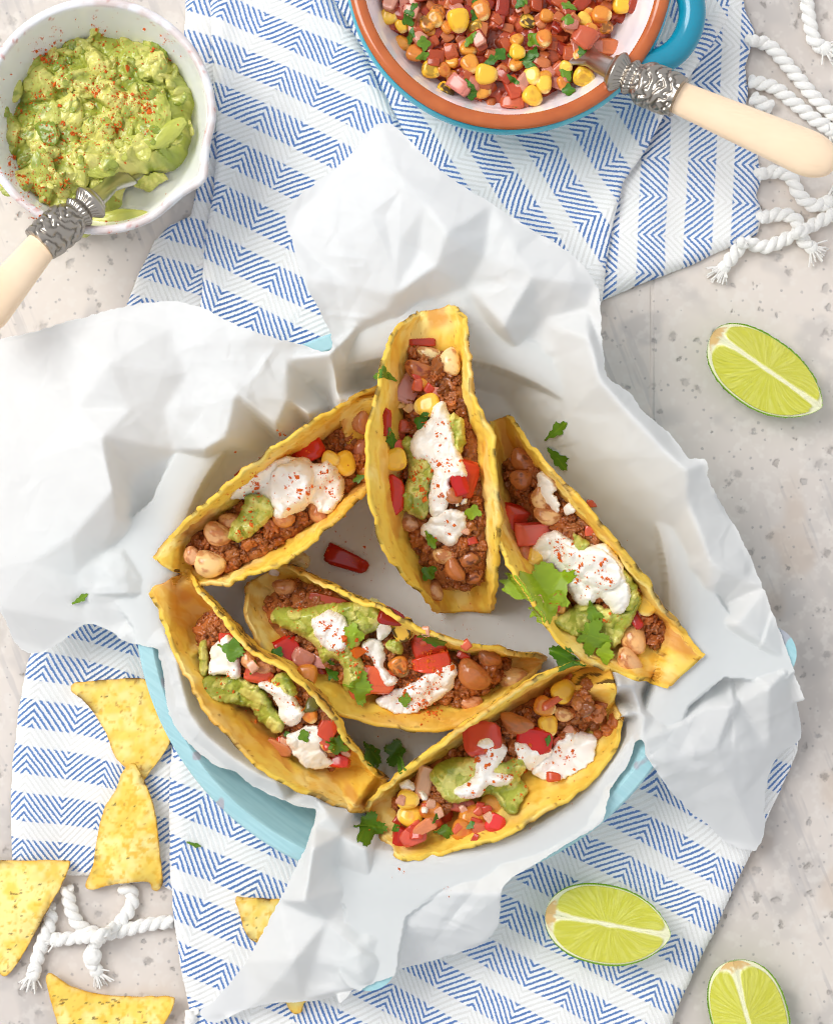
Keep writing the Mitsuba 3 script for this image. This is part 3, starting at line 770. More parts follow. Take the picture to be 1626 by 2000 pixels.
def parsley(parent, px, py, size=40, ang=0, kind='trefoil', light=0.3, seed=0, dz=0.0012, stem=True, curl=0.5, sx=1.0, name='parsley_leaf', stiff=0.5):
    """A parsley leaf (or torn piece): lobed and toothed, creased at its veins, settled over what lies below it. Size: its reach in pixels."""
    rng = np.random.default_rng(seed + 40)
    a = size * PX
    o = leaf_outline(kind, seed) * [a, a * sx]
    P, F, D = sheet(o, max(0.00045, a / 34))
    r = np.linalg.norm(P, axis=1) / a
    th = np.arctan2(P[:, 1], P[:, 0])
    vein = np.abs(np.sin(th * 1.5 + 0.02)) if kind == 'trefoil' else np.abs(np.sin(th * 2.0))
    side = np.abs(np.sin((r * 13 + 3 * np.abs(vein))))
    h = a * (0.05 * vein * r + 0.02 * side * r - 0.16 * curl * r ** 2 + 0.16 * (nz(P / a, 1.6, 2, seed) - 0.5))
    c, s = math.cos(math.radians(-ang)), math.sin(math.radians(-ang))
    xy = np.stack([P[:, 0] * c - P[:, 1] * s, P[:, 0] * s + P[:, 1] * c], 1)
    pos = put(px, py)
    xy = xy + pos[:2]
    win = hm_soft(xy, 0.0022)
    z = (1 - stiff) * win + stiff * (np.median(win) + 0.0006) + h + dz
    z = np.maximum(z, hm_at(*xy.T) * 1.0 + 0.0003)
    lo, hi = srgb(48, 104, 24), srgb(166, 194, 46)
    col = shade(shade(lo, hi, light), shade(lo, hi, light + 0.25), 0.5 * nz(P / a, 2.5, 3, seed + 2) + 0.5 * (vein < 0.14))
    parts = [(np.column_stack([xy, z]), F, col)]
    under = np.column_stack([xy, z - 0.00022])
    parts.append((under, F[:, ::-1], col * 0.9))
    if stem:
        d = np.array([-c, -s])
        q = [np.append(pos[:2] + d * a * t + 0.12 * a * np.array([s, -c]) * t * t * rng.uniform(-1, 1), 0) for t in np.linspace(0, 0.55, 7)]
        q = np.array(q)
        q[:, 2] = np.maximum(hm_at(q[:, 0], q[:, 1]), hm_soft(q[:, :2], 0.002)) + 0.0008
        parts.append((*loft(q, 0.0005, 0.0005, 6), shade(lo, hi, light + 0.15)))
    v, f, cc = joined(parts)
    return add(name, (v, f), 'leaf', cc, parent=parent, st=True)


def dollop(parent, outline, thick, seed, name, kind='cream', jit=0.0007, rim=0.004, blur=0.0035):
    """Sour cream or mashed avocado lying over what is below it: outline in pixels, thickness in metres."""
    o = np.array(outline, float)
    gz = ground(o[:, 0], o[:, 1])
    gz = np.full(len(o), np.median(gz)) * 0.5 + gz * 0.5
    w = at(o[:, 0], o[:, 1], gz + thick * 0.4)
    q = ragged(w, jit * 1.9, 300 if kind == 'cream' else 420, seed)
    P, F, D = sheet(q, 0.00045)
    e = np.clip(D / rim, 0, 1)
    prof = np.sqrt(np.clip(1 - (1 - e) ** 2, 0, 1))
    base = hm_soft(P, blur)
    if kind == 'cream':
        sw = np.abs(nz(P, 105, 2, seed) - 0.5) * 2
        z = base + thick * prof * (0.55 + 0.75 * nz(P, 130, 2, seed + 1)) + 0.0036 * prof * (nz(P, 230, 3, seed + 2) - 0.5) - 0.0011 * prof * np.exp(-(sw / 0.12) ** 2)
        c = shade(CREAM, CREAM_S, 0.5 * nz(P, 200, 3, seed + 3) + 0.8 * (1 - e) * nz(P, 320, 2, seed + 4))
        b = 'food_wet'
    else:
        b1, r1 = bumps(P, 0.0046, seed, 0.85)
        b2, r2 = bumps(P, 0.0019, seed + 1, 0.8)
        z = base + thick * prof * (0.45 + 0.55 * nz(P, 120, 2, seed + 1)) + prof * (0.0020 * b1 * (0.3 + r1) + 0.0007 * b2 * (0.3 + r2)) + 0.0010 * prof * (nz(P, 420, 2, seed + 2) - 0.5)
        t = 0.5 * r1 * (b1 > 0.3) + 0.55 * nz(P, 140, 3, seed + 5) + 0.25 * b2 * r2
        c = shade(GUAC, GUAC_L, smooth01((t - 0.42) / 0.4))
        c = shade(c, GUAC_D, 0.8 * smooth01((nz(P, 95, 3, seed + 7) - 0.55) / 0.15))
        b = 'food_wet'
    z = z - 0.0009 * (D <= 0)
    return add(name, (np.column_stack([P, z]), F), b, c, parent=parent, st=True)


OCT = (np.array([[1, 0, 0], [-1, 0, 0], [0, 1, 0], [0, -1, 0], [0, 0, 1], [0, 0, -1.0]]), np.array([[0, 2, 4], [2, 1, 4], [1, 3, 4], [3, 0, 4], [2, 0, 5], [1, 2, 5], [3, 1, 5], [0, 3, 5]]))


def paprika(parent, spots, seed, name='paprika', size=1.0, kind='stuff', dark=0.0):
    """Grains of paprika: spots (px, py, spread, how many); a few coarse clots, many fine grains."""
    rng = np.random.default_rng(seed + 300)
    parts = []
    for px, py, sp, n in spots:
        cl = rng.normal(0, sp * 0.75, (max(2, n // 12), 2))
        for i in range(n):
            if rng.random() < 0.6:
                o = cl[rng.integers(len(cl))] + rng.normal(0, sp * 0.09 + 1.5, 2)
            else:
                o = rng.normal(0, sp, 2)
            r = (rng.lognormal(-0.60, 0.62) * 0.00056) * size
            p = put(px + o[0], py + o[1], r * 0.15)
            parts.append((OCT[0] * rng.uniform(0.7, 1.3, (6, 3)) * [r, r, r * 0.6] @ rotation(*rng.uniform(0, 6, 3)).T + p, OCT[1], shade(PAP, PAP_D, rng.random() * 0.9 + dark)))
    v, f, c = joined(parts)
    k = add(name, (v, f), 'food_matt', c, parent=parent, smooth=False)
    labels[k] = {'kind': 'stuff'}
    return k


# ------------------------------------------------------------------ tacos
def taco(label, Lp, Rp, hL, hR, aL=0.62, aR=0.62, zend=0.0042, fill=(0.10, 0.92), tl=0.17, tr=0.83, dome=0.004, seed=0, floor=0.0185, cut=(1, 1), crumbs=420, skew=0.0, rise=(0, 0), clear=1.0):
    """A folded corn shell standing on its fold, from its two rims (pixels, end to end), with a mince filling."""
    t = thing('taco', label, 'taco', 'tacos on the baking paper')
    U, V = 150, 110
    u = np.linspace(0, 1, U)
    floor = floor + rise[0] * (1 - u) ** 1.5 + rise[1] * u ** 1.5
    hz = lambda h: floor + zend + (h - zend) * np.sin(np.pi * np.clip(u, 0.0, 1)) ** 0.62  # noqa: E731
    zl, zr = hz(hL), hz(hR)
    wv = lambda s: (0.0011 * (nz(np.stack([u * 9 + s * 7, u * 0 + s], 1), 1.6, 3, seed + s) - 0.5) + 0.0003 * (nz(np.stack([u * 52 + s * 7, u * 0 + s], 1), 1.0, 3, seed + s + 50) - 0.5)) * 2  # noqa: E731
    Lw, Rw = spline(Lp, U), spline(Rp, U)
    Lw, Rw = at(Lw[:, 0], Lw[:, 1], zl), at(Rw[:, 0], Rw[:, 1], zr)
    e0, e1 = (Lw[0] + Rw[0]) / 2, (Lw[-1] + Rw[-1]) / 2
    ax = (e1 - e0)[:2]
    ax /= np.linalg.norm(ax)
    nr = np.array([-ax[1], ax[0]])
    C = e0[None] * (1 - u[:, None]) + e1[None] * u[:, None]
    C[:, 2] = floor
    C[:, :2] += nr * (skew * np.sin(np.pi * u))[:, None]
    Lw[:, :2] += nr * wv(1)[:, None]
    Rw[:, :2] += nr * wv(2)[:, None]
    Lw[:, 2] += wv(3) * 0.8
    Rw[:, 2] += wv(4) * 0.8
    end = np.sin(np.pi * u)[:, None] ** 0.5
    AL, AR = 1 + (aL - 1) * end, 1 + (aR - 1) * end
    B1, B2 = C + (Lw - C) * AL, C + (Rw - C) * AR
    zc = (floor - 0.125 * zl - 0.125 * zr) / 0.75
    B1[:, 2] = zc
    B2[:, 2] = zc

    def shell(tt):
        tt = np.asarray(tt, float)
        tt = tt[None, :, None] if tt.ndim == 1 else tt[:, :, None]
        return (1 - tt) ** 3 * Lw[:, None] + 3 * tt * (1 - tt) ** 2 * B1[:, None] + 3 * tt ** 2 * (1 - tt) * B2[:, None] + tt ** 3 * Rw[:, None]
    tv_ = np.linspace(0, 1, V)
    S = shell(tv_)
    du, dv = np.gradient(S, axis=0), np.gradient(S, axis=1)
    N = np.cross(du, dv)
    N /= np.linalg.norm(N, axis=2, keepdims=True) + 1e-12
    if (N[U // 2, V // 2, 2]) < 0:
        N = -N
    arc = np.concatenate([np.zeros((U, 1)), np.cumsum(np.linalg.norm(np.diff(S, axis=1), axis=2), axis=1)], 1)
    arc = arc - arc[:, V // 2:V // 2 + 1]
    lng = np.stack([u[:, None] * 0.14 + 0 * tv_[None], arc, 0 * u[:, None] + seed + 0 * tv_[None]], -1)
    rel = 0.0013 * (nz(lng, 120, 4, seed + 11) - 0.5) * 2 + 0.0010 * (nz(lng, 38, 2, seed + 12) - 0.5)
    blister, _ = bumps(lng[..., :2].reshape(-1, 2), 0.006, seed + 13, 0.7)
    rel = rel + 0.0008 * blister.reshape(U, V)
    inn = S + N * rel[..., None]
    nc = int(U * clear)
    inn[:nc, :, 2] = np.maximum(inn[:nc, :, 2], hm_at(inn[:nc, :, 0], inn[:nc, :, 1], HM_PAPER) + 0.0026)
    th = 0.0017 + 0.0004 * nz(lng, 90, 2, seed + 14)
    out = inn - N * th[..., None]
    rimd = np.minimum(tv_, 1 - tv_)[None] * 2 * np.ones((U, 1))
    m1, m2, m3 = nz(lng, 55, 4, seed + 21), nz(lng, 230, 4, seed + 22), nz(lng, 620, 2, seed + 23)
    ci = shade(YEL, YEL_L, smooth01((m1 - 0.42) / 0.3) * 0.9)
    ci = shade(ci, YEL_D, 0.65 * smooth01((m2 - 0.52) / 0.18))
    ci = shade(ci, srgb(226, 140, 44), 0.35 * smooth01((nz(lng, 28, 3, seed + 24) - 0.58) / 0.12))
    speck = smooth01((m3 - 0.86 + 0.05 * (rimd < 0.10)) / 0.03)
    ci = shade(ci, srgb(150, 88, 30), 0.75 * speck)
    stretch = nz(lng * [1, 2.4, 1], 150, 3, seed + 25)
    co = shade(shade(YEL, YEL_D, 0.35 + 0.5 * m2), srgb(190, 128, 50), 0.75 * smooth01((m1 - 0.45) / 0.25))
    co = shade(co, srgb(70, 44, 22), 0.9 * smooth01((stretch - 0.61) / 0.05))
    ed = np.exp(-(rimd / 0.03))
    char = smooth01((nz(lng, 75, 3, seed + 26) - 0.66) / 0.06)
    ci = shade(ci, srgb(96, 54, 22), 0.6 * ed * char)
    ci = shade(ci, srgb(206, 112, 52), 0.5 * smooth01((nz(lng, 45, 3, seed + 27) - 0.60) / 0.1) * (rimd > 0.2))
    n = U * V
    v = np.vstack([inn.reshape(-1, 3), out.reshape(-1, 3)])
    f = grid_faces(U, V)
    rim = np.concatenate([np.arange(V), np.arange(1, U) * V + V - 1, (U - 1) * V + np.arange(V - 2, -1, -1), np.arange(U - 2, 0, -1) * V])
    r2 = np.roll(rim, -1)
    f = np.vstack([f[:, ::-1], f + n, np.stack([rim, r2, r2 + n], 1), np.stack([rim, r2 + n, rim + n], 1)])
    add('shell', (v, f), 'food_matt', np.vstack([ci.reshape(-1, 3), co.reshape(-1, 3)]), parent=t, st=True)
    # mince filling
    iu = np.nonzero((u >= fill[0]) & (u <= fill[1]))[0]
    uu = np.linspace(fill[0], fill[1], 250)
    ww = np.linspace(0, 1, 110)
    ef = np.minimum((uu - fill[0]) / 0.14 / cut[0], (fill[1] - uu) / 0.14 / cut[1]).clip(0, 1)
    ef = np.sqrt(1 - (1 - ef) ** 2)
    TL = 0.40 + (tl - 0.40) * ef + 0.05 * (nz(np.stack([uu * 9, uu * 0], 1), 1, 2, seed + 31) - 0.5)
    TR = 0.60 + (tr - 0.60) * ef + 0.05 * (nz(np.stack([uu * 9, uu * 0], 1), 1, 2, seed + 32) - 0.5)

    def at_u(arr):
        return np.stack([np.interp(uu, u, arr[:, k]) for k in range(3)], 1)
    lw, rw, b1, b2 = at_u(Lw), at_u(Rw), at_u(B1), at_u(B2)
    bez = lambda s: ((1 - s) ** 3)[:, None] * lw + (3 * s * (1 - s) ** 2)[:, None] * b1 + (3 * s * s * (1 - s))[:, None] * b2 + (s ** 3)[:, None] * rw  # noqa: E731
    A, B = bez(TL), bez(TR)
    M = A[:, None] * (1 - ww[None, :, None]) + B[:, None] * ww[None, :, None]
    cross = np.sqrt(np.clip(1 - (2 * ww - 1) ** 2, 0, 1))[None]
    P2 = M[..., :2].reshape(-1, 2)
    b1_, r1_ = bumps(P2, 0.0052, seed + 41, 0.85)
    b2_, r2_ = bumps(P2, 0.0023, seed + 42, 0.85)
    b3_, r3_ = bumps(P2, 0.0012, seed + 43, 0.8)
    sh = M.shape[:2]
    g = lambda a: a.reshape(sh)  # noqa: E731
    dz = dome * cross * ef[:, None] + cross ** 0.5 * (0.0034 * (g(nz(P2, 70, 3, seed + 44)) - 0.5) + 0.0022 * g(b1_ * (0.2 + r1_)) + 0.0011 * g(b2_ * (0.3 + r2_)) + 0.0004 * g(b3_))
    dz -= 0.0015
    M[..., 2] += dz
    mt = 0.45 * g(nz(P2, 160, 3, seed + 45)) + 0.35 * g(r2_) + 0.2 * g(r1_)
    cm = shade(MEAT_D, MEAT, smooth01((mt - 0.25) / 0.35))
    cm = shade(cm, MEAT_R, 0.7 * smooth01((g(nz(P2, 90, 3, seed + 46)) - 0.52) / 0.2))
    parts = [(M.reshape(-1, 3), grid_faces(*sh), cm.reshape(-1, 3))]
    stamp(*parts[0][:2])
    rng = np.random.default_rng(seed + 50)
    for i in range(crumbs):
        a, b = int(rng.uniform(0.02, 0.98) * sh[0]), int(rng.uniform(0.04, 0.96) * sh[1])
        r = rng.lognormal(0, 0.42) * 0.00135
        v_, f_ = lump(M[a, b] + [0, 0, r * 0.25], (r * rng.uniform(0.9, 1.5), r, r * 0.85), rng.uniform(0, 6, 3), 0.85, 2.1, seed * 13 + i, 2 if r < 0.0016 else 3, 4)
        cc = shade(shade(MEAT_D, MEAT, rng.random()), MEAT_R, rng.random() * 0.7)
        parts.append((v_, f_, cc * (0.8 + 0.4 * nz(v_, 900, 2, i))[:, None]))
    v, f, c = joined(parts)
    k = add('mince', (v, f), 'food_wet', c, parent=t, st=True)
    labels[k] = {'kind': 'stuff'}
    return t


def bits(t, spots, seed):
    """Small diced pieces of the salsa, each a part: (px, py, spread, number)."""
    rng = np.random.default_rng(seed + 600)
    for px, py, sp, n in spots:
        for i in range(n):
            o = rng.normal(0, sp, 2)
            q = rng.random()
            if q < 0.45:
                chunk(t, px + o[0], py + o[1], rng.uniform(8, 13), rng.uniform(6, 9), rng.uniform(0, 360), seed=seed + i, col=((196, 60, 34), (222, 110, 74)), dz=-0.0008)
            elif q < 0.75:
                chunk(t, px + o[0], py + o[1], rng.uniform(8, 12), rng.uniform(6, 9), rng.uniform(0, 360), name='onion_piece', seed=seed + i, col=((214, 150, 120), (230, 180, 150)), dz=-0.0008)
            else:
                parsley(t, px + o[0], py + o[1], rng.uniform(12, 18), rng.uniform(0, 360), 'sprig', 0.02, seed + i, stem=False, name='herb_bit', stiff=0.3)


# the taco on the upper left
t = taco('taco on the upper left with big pale beans spilling from its lower end',
         [(322, 1094), (330, 1062), (360, 1022), (400, 985), (460, 938), (520, 888), (580, 850), (640, 808), (700, 774), (752, 748)],
         [(362, 1122), (395, 1138), (430, 1140), (470, 1128), (520, 1108), (570, 1086), (620, 1046), (680, 988), (722, 950), (770, 900)],
         0.062, 0.050, 0.66, 0.62, seed=1, fill=(0.05, 0.97), tl=0.22, tr=0.83, dome=0.004, cut=(0.7, 0.5))
bean(t, 408, 1100, 31, 20, 0.8, (232, 184, 140), 0.35, 1)
bean(t, 376, 1086, 19, 60, 0.8, (222, 160, 128), 0.4, 2)
bean(t, 425, 1042, 27, 30, 0.75, (214, 156, 118), 0.6, 3)
bean(t, 448, 1018, 20, 0, 0.8, (210, 150, 110), 0.6, 4)
bean(t, 622, 1000, 24, 60, 0.7, (206, 140, 104), 0.6, 5)
bean(t, 553, 1012, 22, 20, 0.7, (196, 128, 88), 0.6, 6)
bean(t, 708, 826, 23, 70, 0.75, (188, 124, 96), 0.6, 7)
bean(t, 705, 880, 22, 90, 0.7, (180, 104, 84), 0.6, 8)
chunk(t, 592, 884, 34, 20, -30, seed=3, dz=0.002)
kernel(t, 646, 897, 17, 20, seed=5)
chunk(t, 472, 925, 14, 10, 20, seed=8, col=((190, 84, 44), (206, 112, 70)))
dollop(t, [(447, 972), (478, 938), (500, 918), (530, 905), (560, 893), (590, 892), (618, 903), (640, 900), (660, 915), (673, 940), (670, 965), (650, 998), (625, 1003), (605, 985), (585, 1000), (560, 1010), (535, 1012), (520, 990), (498, 972), (470, 975)], 0.0075, 21, 'sour_cream')
dollop(t, [(548, 912), (580, 895), (606, 905), (616, 935), (608, 970), (585, 996), (552, 1006), (530, 985), (522, 950), (532, 925)], 0.006, 22, 'sour_cream', blur=0.002)
dollop(t, [(480, 968), (505, 965), (525, 975), (533, 1002), (515, 1025), (488, 1048), (458, 1060), (444, 1048), (452, 1022), (468, 998)], 0.008, 23, 'guacamole_dollop', 'guac')
kernel(t, 673, 906, 24, 60, seed=6)
kernel(t, 712, 925, 16, 80, seed=7, tone=1)
parsley(t, 706, 932, 18, 160, 'sprig', 0.15, 8, stem=False)
paprika(t, [(495, 955, 20, 90), (580, 920, 45, 110), (640, 950, 22, 90), (560, 975, 30, 50), (490, 1010, 22, 60), (470, 1050, 8, 16)], 1)

# the upright taco in the middle
t = taco('upright taco at the top of the tray with cream down its middle',
         [(818, 612), (790, 628), (768, 655), (752, 700), (742, 750), (732, 800), (722, 850), (718, 900), (722, 950), (732, 1000), (750, 1058), (776, 1108), (815, 1150), (858, 1197)],
         [(880, 600), (898, 618), (911, 660), (916, 720), (921, 775), (940, 815), (958, 850), (966, 920), (970, 1000), (968, 1080), (966, 1140), (960, 1194)],
         0.070, 0.066, 0.58, 0.74, seed=2, fill=(0.11, 0.93), tl=0.25, tr=0.84, rise=(0.022, 0), dome=0.005, cut=(0.8, 0.6), floor=0.0185)
bean(t, 836, 690, 22, 10, 0.6, (236, 204, 168), 0.45, 11)
bean(t, 880, 706, 26, 80, 0.7, (234, 190, 152), 0.4, 12)
bean(t, 818, 722, 27, 20, 0.6, (132, 58, 44), 0.7, 13)
chunk(t, 820, 668, 28, 7, 0, seed=21, col=((176, 50, 30), (200, 72, 44)), name='tomato_piece')
chunk(t, 797, 762, 20, 26, 30, name='onion_piece', col=((216, 152, 140), (238, 200, 190)), seed=22, lz=0.4)
kernel(t, 822, 750, 13, 0, seed=11, tone=1)
chunk(t, 845, 768, 14, 12, 0, name='onion_piece', col=((200, 120, 104), (220, 150, 130)), seed=23)
kernel(t, 834, 792, 24, 170, seed=12, dz=0.002)
chunk(t, 780, 792, 10, 5, -10, name='onion_piece', col=((244, 206, 126), (250, 222, 160)), seed=24)
chunk(t, 803, 800, 14, 9, 40, name='onion_piece', col=((228, 176, 110), (236, 196, 140)), seed=27)
chunk(t, 752, 826, 10, 26, 8, seed=25, col=((180, 36, 22), (206, 70, 40)))
parsley(t, 764, 852, 26, 80, 'sprig', 0.0, 31, stem=False, name='herb_bit')
parsley(t, 815, 822, 24, 20, 'fan', 0.0, 32, stem=False, name='herb_bit')
chunk(t, 797, 832, 18, 13, 0, seed=28, col=((190, 84, 44), (206, 112, 70)))
chunk(t, 775, 870, 12, 10, 0, seed=29, col=((200, 50, 30), (216, 90, 60)))
chunk(t, 771, 970, 17, 34, 6, seed=26, dz=0.003, tilt=(0.2, 0.0), bend=0.5)
chunk(t, 905, 935, 26, 34, 15, seed=30, col=((196, 54, 28), (216, 90, 50)))
chunk(t, 897, 945, 14, 20, -20, seed=33, col=((188, 22, 18), (206, 50, 40)), dz=0.002)
bean(t, 884, 968, 18, 40, 0.7, (170, 104, 80), 0.6, 14)
bean(t, 800, 1020, 20, 50, 0.75, (224, 164, 138), 0.5, 15)
bean(t, 865, 1085, 20, 10, 0.7, (218, 164, 122), 0.6, 16)
bean(t, 850, 1154, 20, 70, 0.7, (206, 152, 116), 0.6, 17)
bean(t, 888, 1112, 24, 60, 0.6, (186, 108, 68), 0.8, 18)
bean(t, 918, 1092, 20, 160, 0.75, (104, 54, 40), 0.5, 19)
bean(t, 922, 1124, 18, 30, 0.8, (104, 50, 38), 0.7, 20)
bits(t, [(800, 860, 16, 5), (840, 745, 12, 3), (900, 1050, 10, 2)], 60)
dollop(t, [(882, 806), (900, 815), (909, 840), (908, 868), (900, 884), (884, 880), (876, 850), (872, 822)], 0.008, 31, 'guacamole_dollop', 'guac')
dollop(t, [(784, 862), (800, 852), (815, 868), (842, 900), (846, 930), (838, 960), (836, 1008), (815, 1012), (788, 996), (786, 965), (797, 930), (794, 900), (788, 880)], 0.008, 32, 'guacamole_dollop', 'guac')
dollop(t, [(836, 822), (846, 795), (866, 784), (878, 805), (884, 850), (900, 885), (912, 930), (890, 932), (880, 945), (874, 985), (870, 1008), (848, 1010), (836, 990), (840, 938), (842, 910), (808, 892), (800, 862), (815, 842)], 0.0075, 33, 'sour_cream')
dollop(t, [(820, 1030), (842, 1012), (872, 995), (905, 998), (911, 1022), (898, 1048), (880, 1065), (852, 1058), (830, 1050)], 0.006, 34, 'sour_cream')
for x, y, s in ((876, 978, 5), (905, 980, 6), (893, 985, 4)):
    dollop(t, [(x - s, y - s), (x + s, y - s), (x + s, y + s), (x - s, y + s)], 0.002, x, 'sour_cream_drop', rim=0.0015)
kernel(t, 768, 898, 24, 170, seed=13, dz=0.003)
parsley(t, 757, 733, 28, 200, 'sprig', 0.1, 41, dz=0.003)
parsley(t, 926, 992, 24, 100, 'fan', 0.55, 42, stem=False)
parsley(t, 838, 1050, 26, 60, 'sprig', 0.3, 43, dz=0.002)
parsley(t, 829, 1113, 24, 40, 'fan', 0.1, 44, stem=False)
paprika(t, [(858, 830, 16, 50), (862, 900, 20, 70), (820, 930, 18, 110), (855, 960, 14, 40), (815, 985, 14, 40), (785, 930, 6, 40), (870, 1030, 18, 20)], 2)

# the taco on the right
t = taco('taco on the right side with a big light green parsley leaf beside it',
         [(962, 822), (962, 870), (967, 950), (972, 1045), (992, 1098), (1022, 1140), (1042, 1176), (1064, 1215), (1102, 1255), (1150, 1288), (1200, 1312), (1250, 1325), (1290, 1330)],
         [(986, 812), (1012, 842), (1045, 885), (1090, 935), (1130, 978), (1176, 1032), (1220, 1084), (1260, 1135), (1295, 1188), (1328, 1238), (1354, 1276)],
         0.056, 0.072, 0.55, 0.80, seed=3, fill=(0.13, 0.97), tl=0.27, tr=0.86, dome=0.004, cut=(0.7, 0.5))
bean(t, 1022, 900, 27, 40, 0.7, (112, 62, 46), 0.9, 21)
bean(t, 1018, 935, 22, 0, 0.8, (120, 66, 46), 0.9, 22)
bean(t, 1056, 975, 24, 70, 0.65, (226, 178, 140), 0.5, 23)
bean(t, 1070, 1006, 27, 10, 0.6, (224, 172, 134), 0.5, 24)
chunk(t, 1006, 1013, 26, 25, 8, seed=41, dz=0.002)
chunk(t, 1042, 1042, 32, 20, -8, seed=42, col=((216, 62, 48), (236, 126, 110)), dz=0.002)
bean(t, 1025, 1082, 20, 90, 0.6, (204, 110, 84), 0.6, 25)
chunk(t, 1080, 1180, 20, 16, 0, seed=43, name='onion_piece', col=((220, 160, 70), (206, 120, 60)))
bits(t, [(1075, 1175, 14, 4), (1240, 1205, 8, 3), (1150, 1010, 16, 2)], 70)
bean(t, 1238, 1246, 32, 80, 0.72, (222, 162, 116), 0.4, 26)
bean(t, 1228, 1290, 27, 50, 0.7, (220, 160, 122), 0.45, 27)
chunk(t, 1238, 1206, 10, 22, -30, seed=44, col=((176, 36, 30), (206, 70, 40)))
dollop(t, [(1082, 1216), (1105, 1195), (1150, 1178), (1195, 1190), (1225, 1188), (1236, 1150), (1246, 1160), (1250, 1180), (1238, 1210), (1226, 1232), (1202, 1265), (1160, 1256), (1110, 1238)], 0.009, 51, 'guacamole_dollop', 'guac')
dollop(t, [(1205, 1100), (1222, 1115), (1240, 1140), (1250, 1172), (1238, 1195), (1216, 1190), (1205, 1150)], 0.009, 52, 'guacamole_dollop', 'guac')
dollop(t, [(1040, 1066), (1060, 1045), (1085, 1038), (1110, 1052), (1140, 1062), (1180, 1064), (1205, 1090), (1222, 1130), (1232, 1165), (1225, 1192), (1200, 1198), (1172, 1170), (1145, 1186), (1118, 1168), (1092, 1132), (1062, 1105)], 0.0095, 53, 'sour_cream', rim=0.005)
dollop(t, [(1098, 1060), (1130, 1068), (1165, 1066), (1196, 1090), (1212, 1125), (1200, 1150), (1165, 1150), (1130, 1130), (1104, 1100)], 0.005, 54, 'sour_cream', blur=0.002)
dollop(t, [(1120, 1040), (1132, 1045), (1150, 1060), (1142, 1075), (1130, 1078), (1122, 1062)], 0.005, 55, 'guacamole_dollop', 'guac')
dollop(t, [(1048, 940), (1062, 918), (1078, 928), (1090, 955), (1080, 965), (1094, 985), (1088, 1000), (1068, 985), (1052, 965)], 0.004, 56, 'sour_cream')
dollop(t, [(1102, 988), (1114, 982), (1126, 994), (1116, 1004), (1104, 1004)], 0.003, 57, 'sour_cream_drop')
kernel(t, 1046, 1086, 20, 110, seed=21, dz=0.002)
kernel(t, 1263, 1180, 23, 100, seed=22, dz=0.001)
parsley(t, 1154, 1192, 34, 75, 'sprig', 0.25, 51, dz=0.002)
parsley(t, 1150, 1240, 48, 20, 'trefoil', 0.35, 52, dz=0.003)
parsley(t, 1168, 1272, 28, 15, 'fan', 0.75, 53, dz=0.002, stem=False)
paprika(t, [(1100, 1070, 16, 80), (1120, 1110, 22, 70), (1160, 1110, 26, 60), (1185, 1135, 14, 40), (1200, 1230, 18, 30), (1120, 1160, 20, 30)], 3)

# the taco lying across the middle
t = taco('taco lying on its side across the middle of the tray, speckled outer wall showing',
         [(545, 1104), (575, 1120), (610, 1138), (690, 1172), (740, 1190), (800, 1222), (880, 1252), (940, 1268), (1000, 1276), (1068, 1286)],
         [(488, 1136), (483, 1180), (490, 1225), (520, 1275), (565, 1325), (610, 1362), (650, 1388), (700, 1405), (760, 1418), (830, 1424), (880, 1420), (930, 1396), (1000, 1345), (1056, 1302)],
         0.058, 0.034, 2.8, 0.62, seed=4, fill=(0.07, 0.90), tl=0.24, tr=0.82, dome=0.007, cut=(0.8, 0.8), skew=0.004)
bean(t, 555, 1146, 22, 0, 0.7, (206, 140, 104), 0.5, 31)
chunk(t, 535, 1118, 10, 6, 20, name='sour_cream_drop', col=((246, 240, 234), (246, 240, 234)), seed=61)
chunk(t, 562, 1272, 30, 24, 60, seed=62, col=((196, 34, 22), (214, 76, 54)))
chunk(t, 592, 1285, 20, 16, 30, seed=63, name='onion_piece', col=((206, 130, 110), (224, 164, 148)))
chunk(t, 625, 1292, 26, 12, 10, seed=64, name='onion_piece', col=((206, 130, 120), (228, 176, 168)))
parsley(t, 536, 1272, 20, 20, 'fan', 0.0, 61, stem=False, name='herb_bit')
parsley(t, 645, 1312, 24, 50, 'sprig', 0.0, 62, stem=False, name='herb_bit')
kernel(t, 600, 1320, 22, 90, seed=31, tone=1)
chunk(t, 738, 1330, 34, 22, 10, seed=65, col=((206, 54, 24), (226, 110, 60)))
chunk(t, 705, 1345, 24, 16, -20, seed=66, col=((204, 70, 40), (226, 120, 80)))
chunk(t, 765, 1206, 24, 14, 20, seed=67, col=((150, 26, 18), (176, 46, 30)))
chunk(t, 640, 1172, 40, 9, 14, seed=68, col=((150, 40, 22), (180, 76, 40)))
chunk(t, 838, 1262, 32, 20, -15, seed=69, col=((196, 60, 34), (220, 100, 66)), dz=0.002)
chunk(t, 843, 1296, 36, 17, -8, seed=70, col=((212, 48, 22), (226, 80, 40)), dz=0.003)
bean(t, 925, 1318, 34, 40, 0.68, (176, 112, 72), 0.75, 32)
bean(t, 1003, 1326, 30, 10, 0.8, (214, 164, 118), 0.35, 33)
bean(t, 918, 1372, 22, 0, 0.6, (208, 140, 108), 0.5, 34)
bean(t, 955, 1285, 22, 30, 0.7, (150, 92, 62), 0.8, 35)
bits(t, [(640, 1290, 18, 5), (830, 1250, 16, 4), (700, 1330, 16, 3), (910, 1280, 14, 3)], 80)
kernel(t, 786, 1230, 24, 80, seed=32, charred=0.95, dz=0.002)
kernel(t, 780, 1302, 21, 60, seed=33, charred=0.6, tone=1)
parsley(t, 838, 1248, 30, 10, 'sprig', 0.0, 63, stem=False, name='herb_bit')
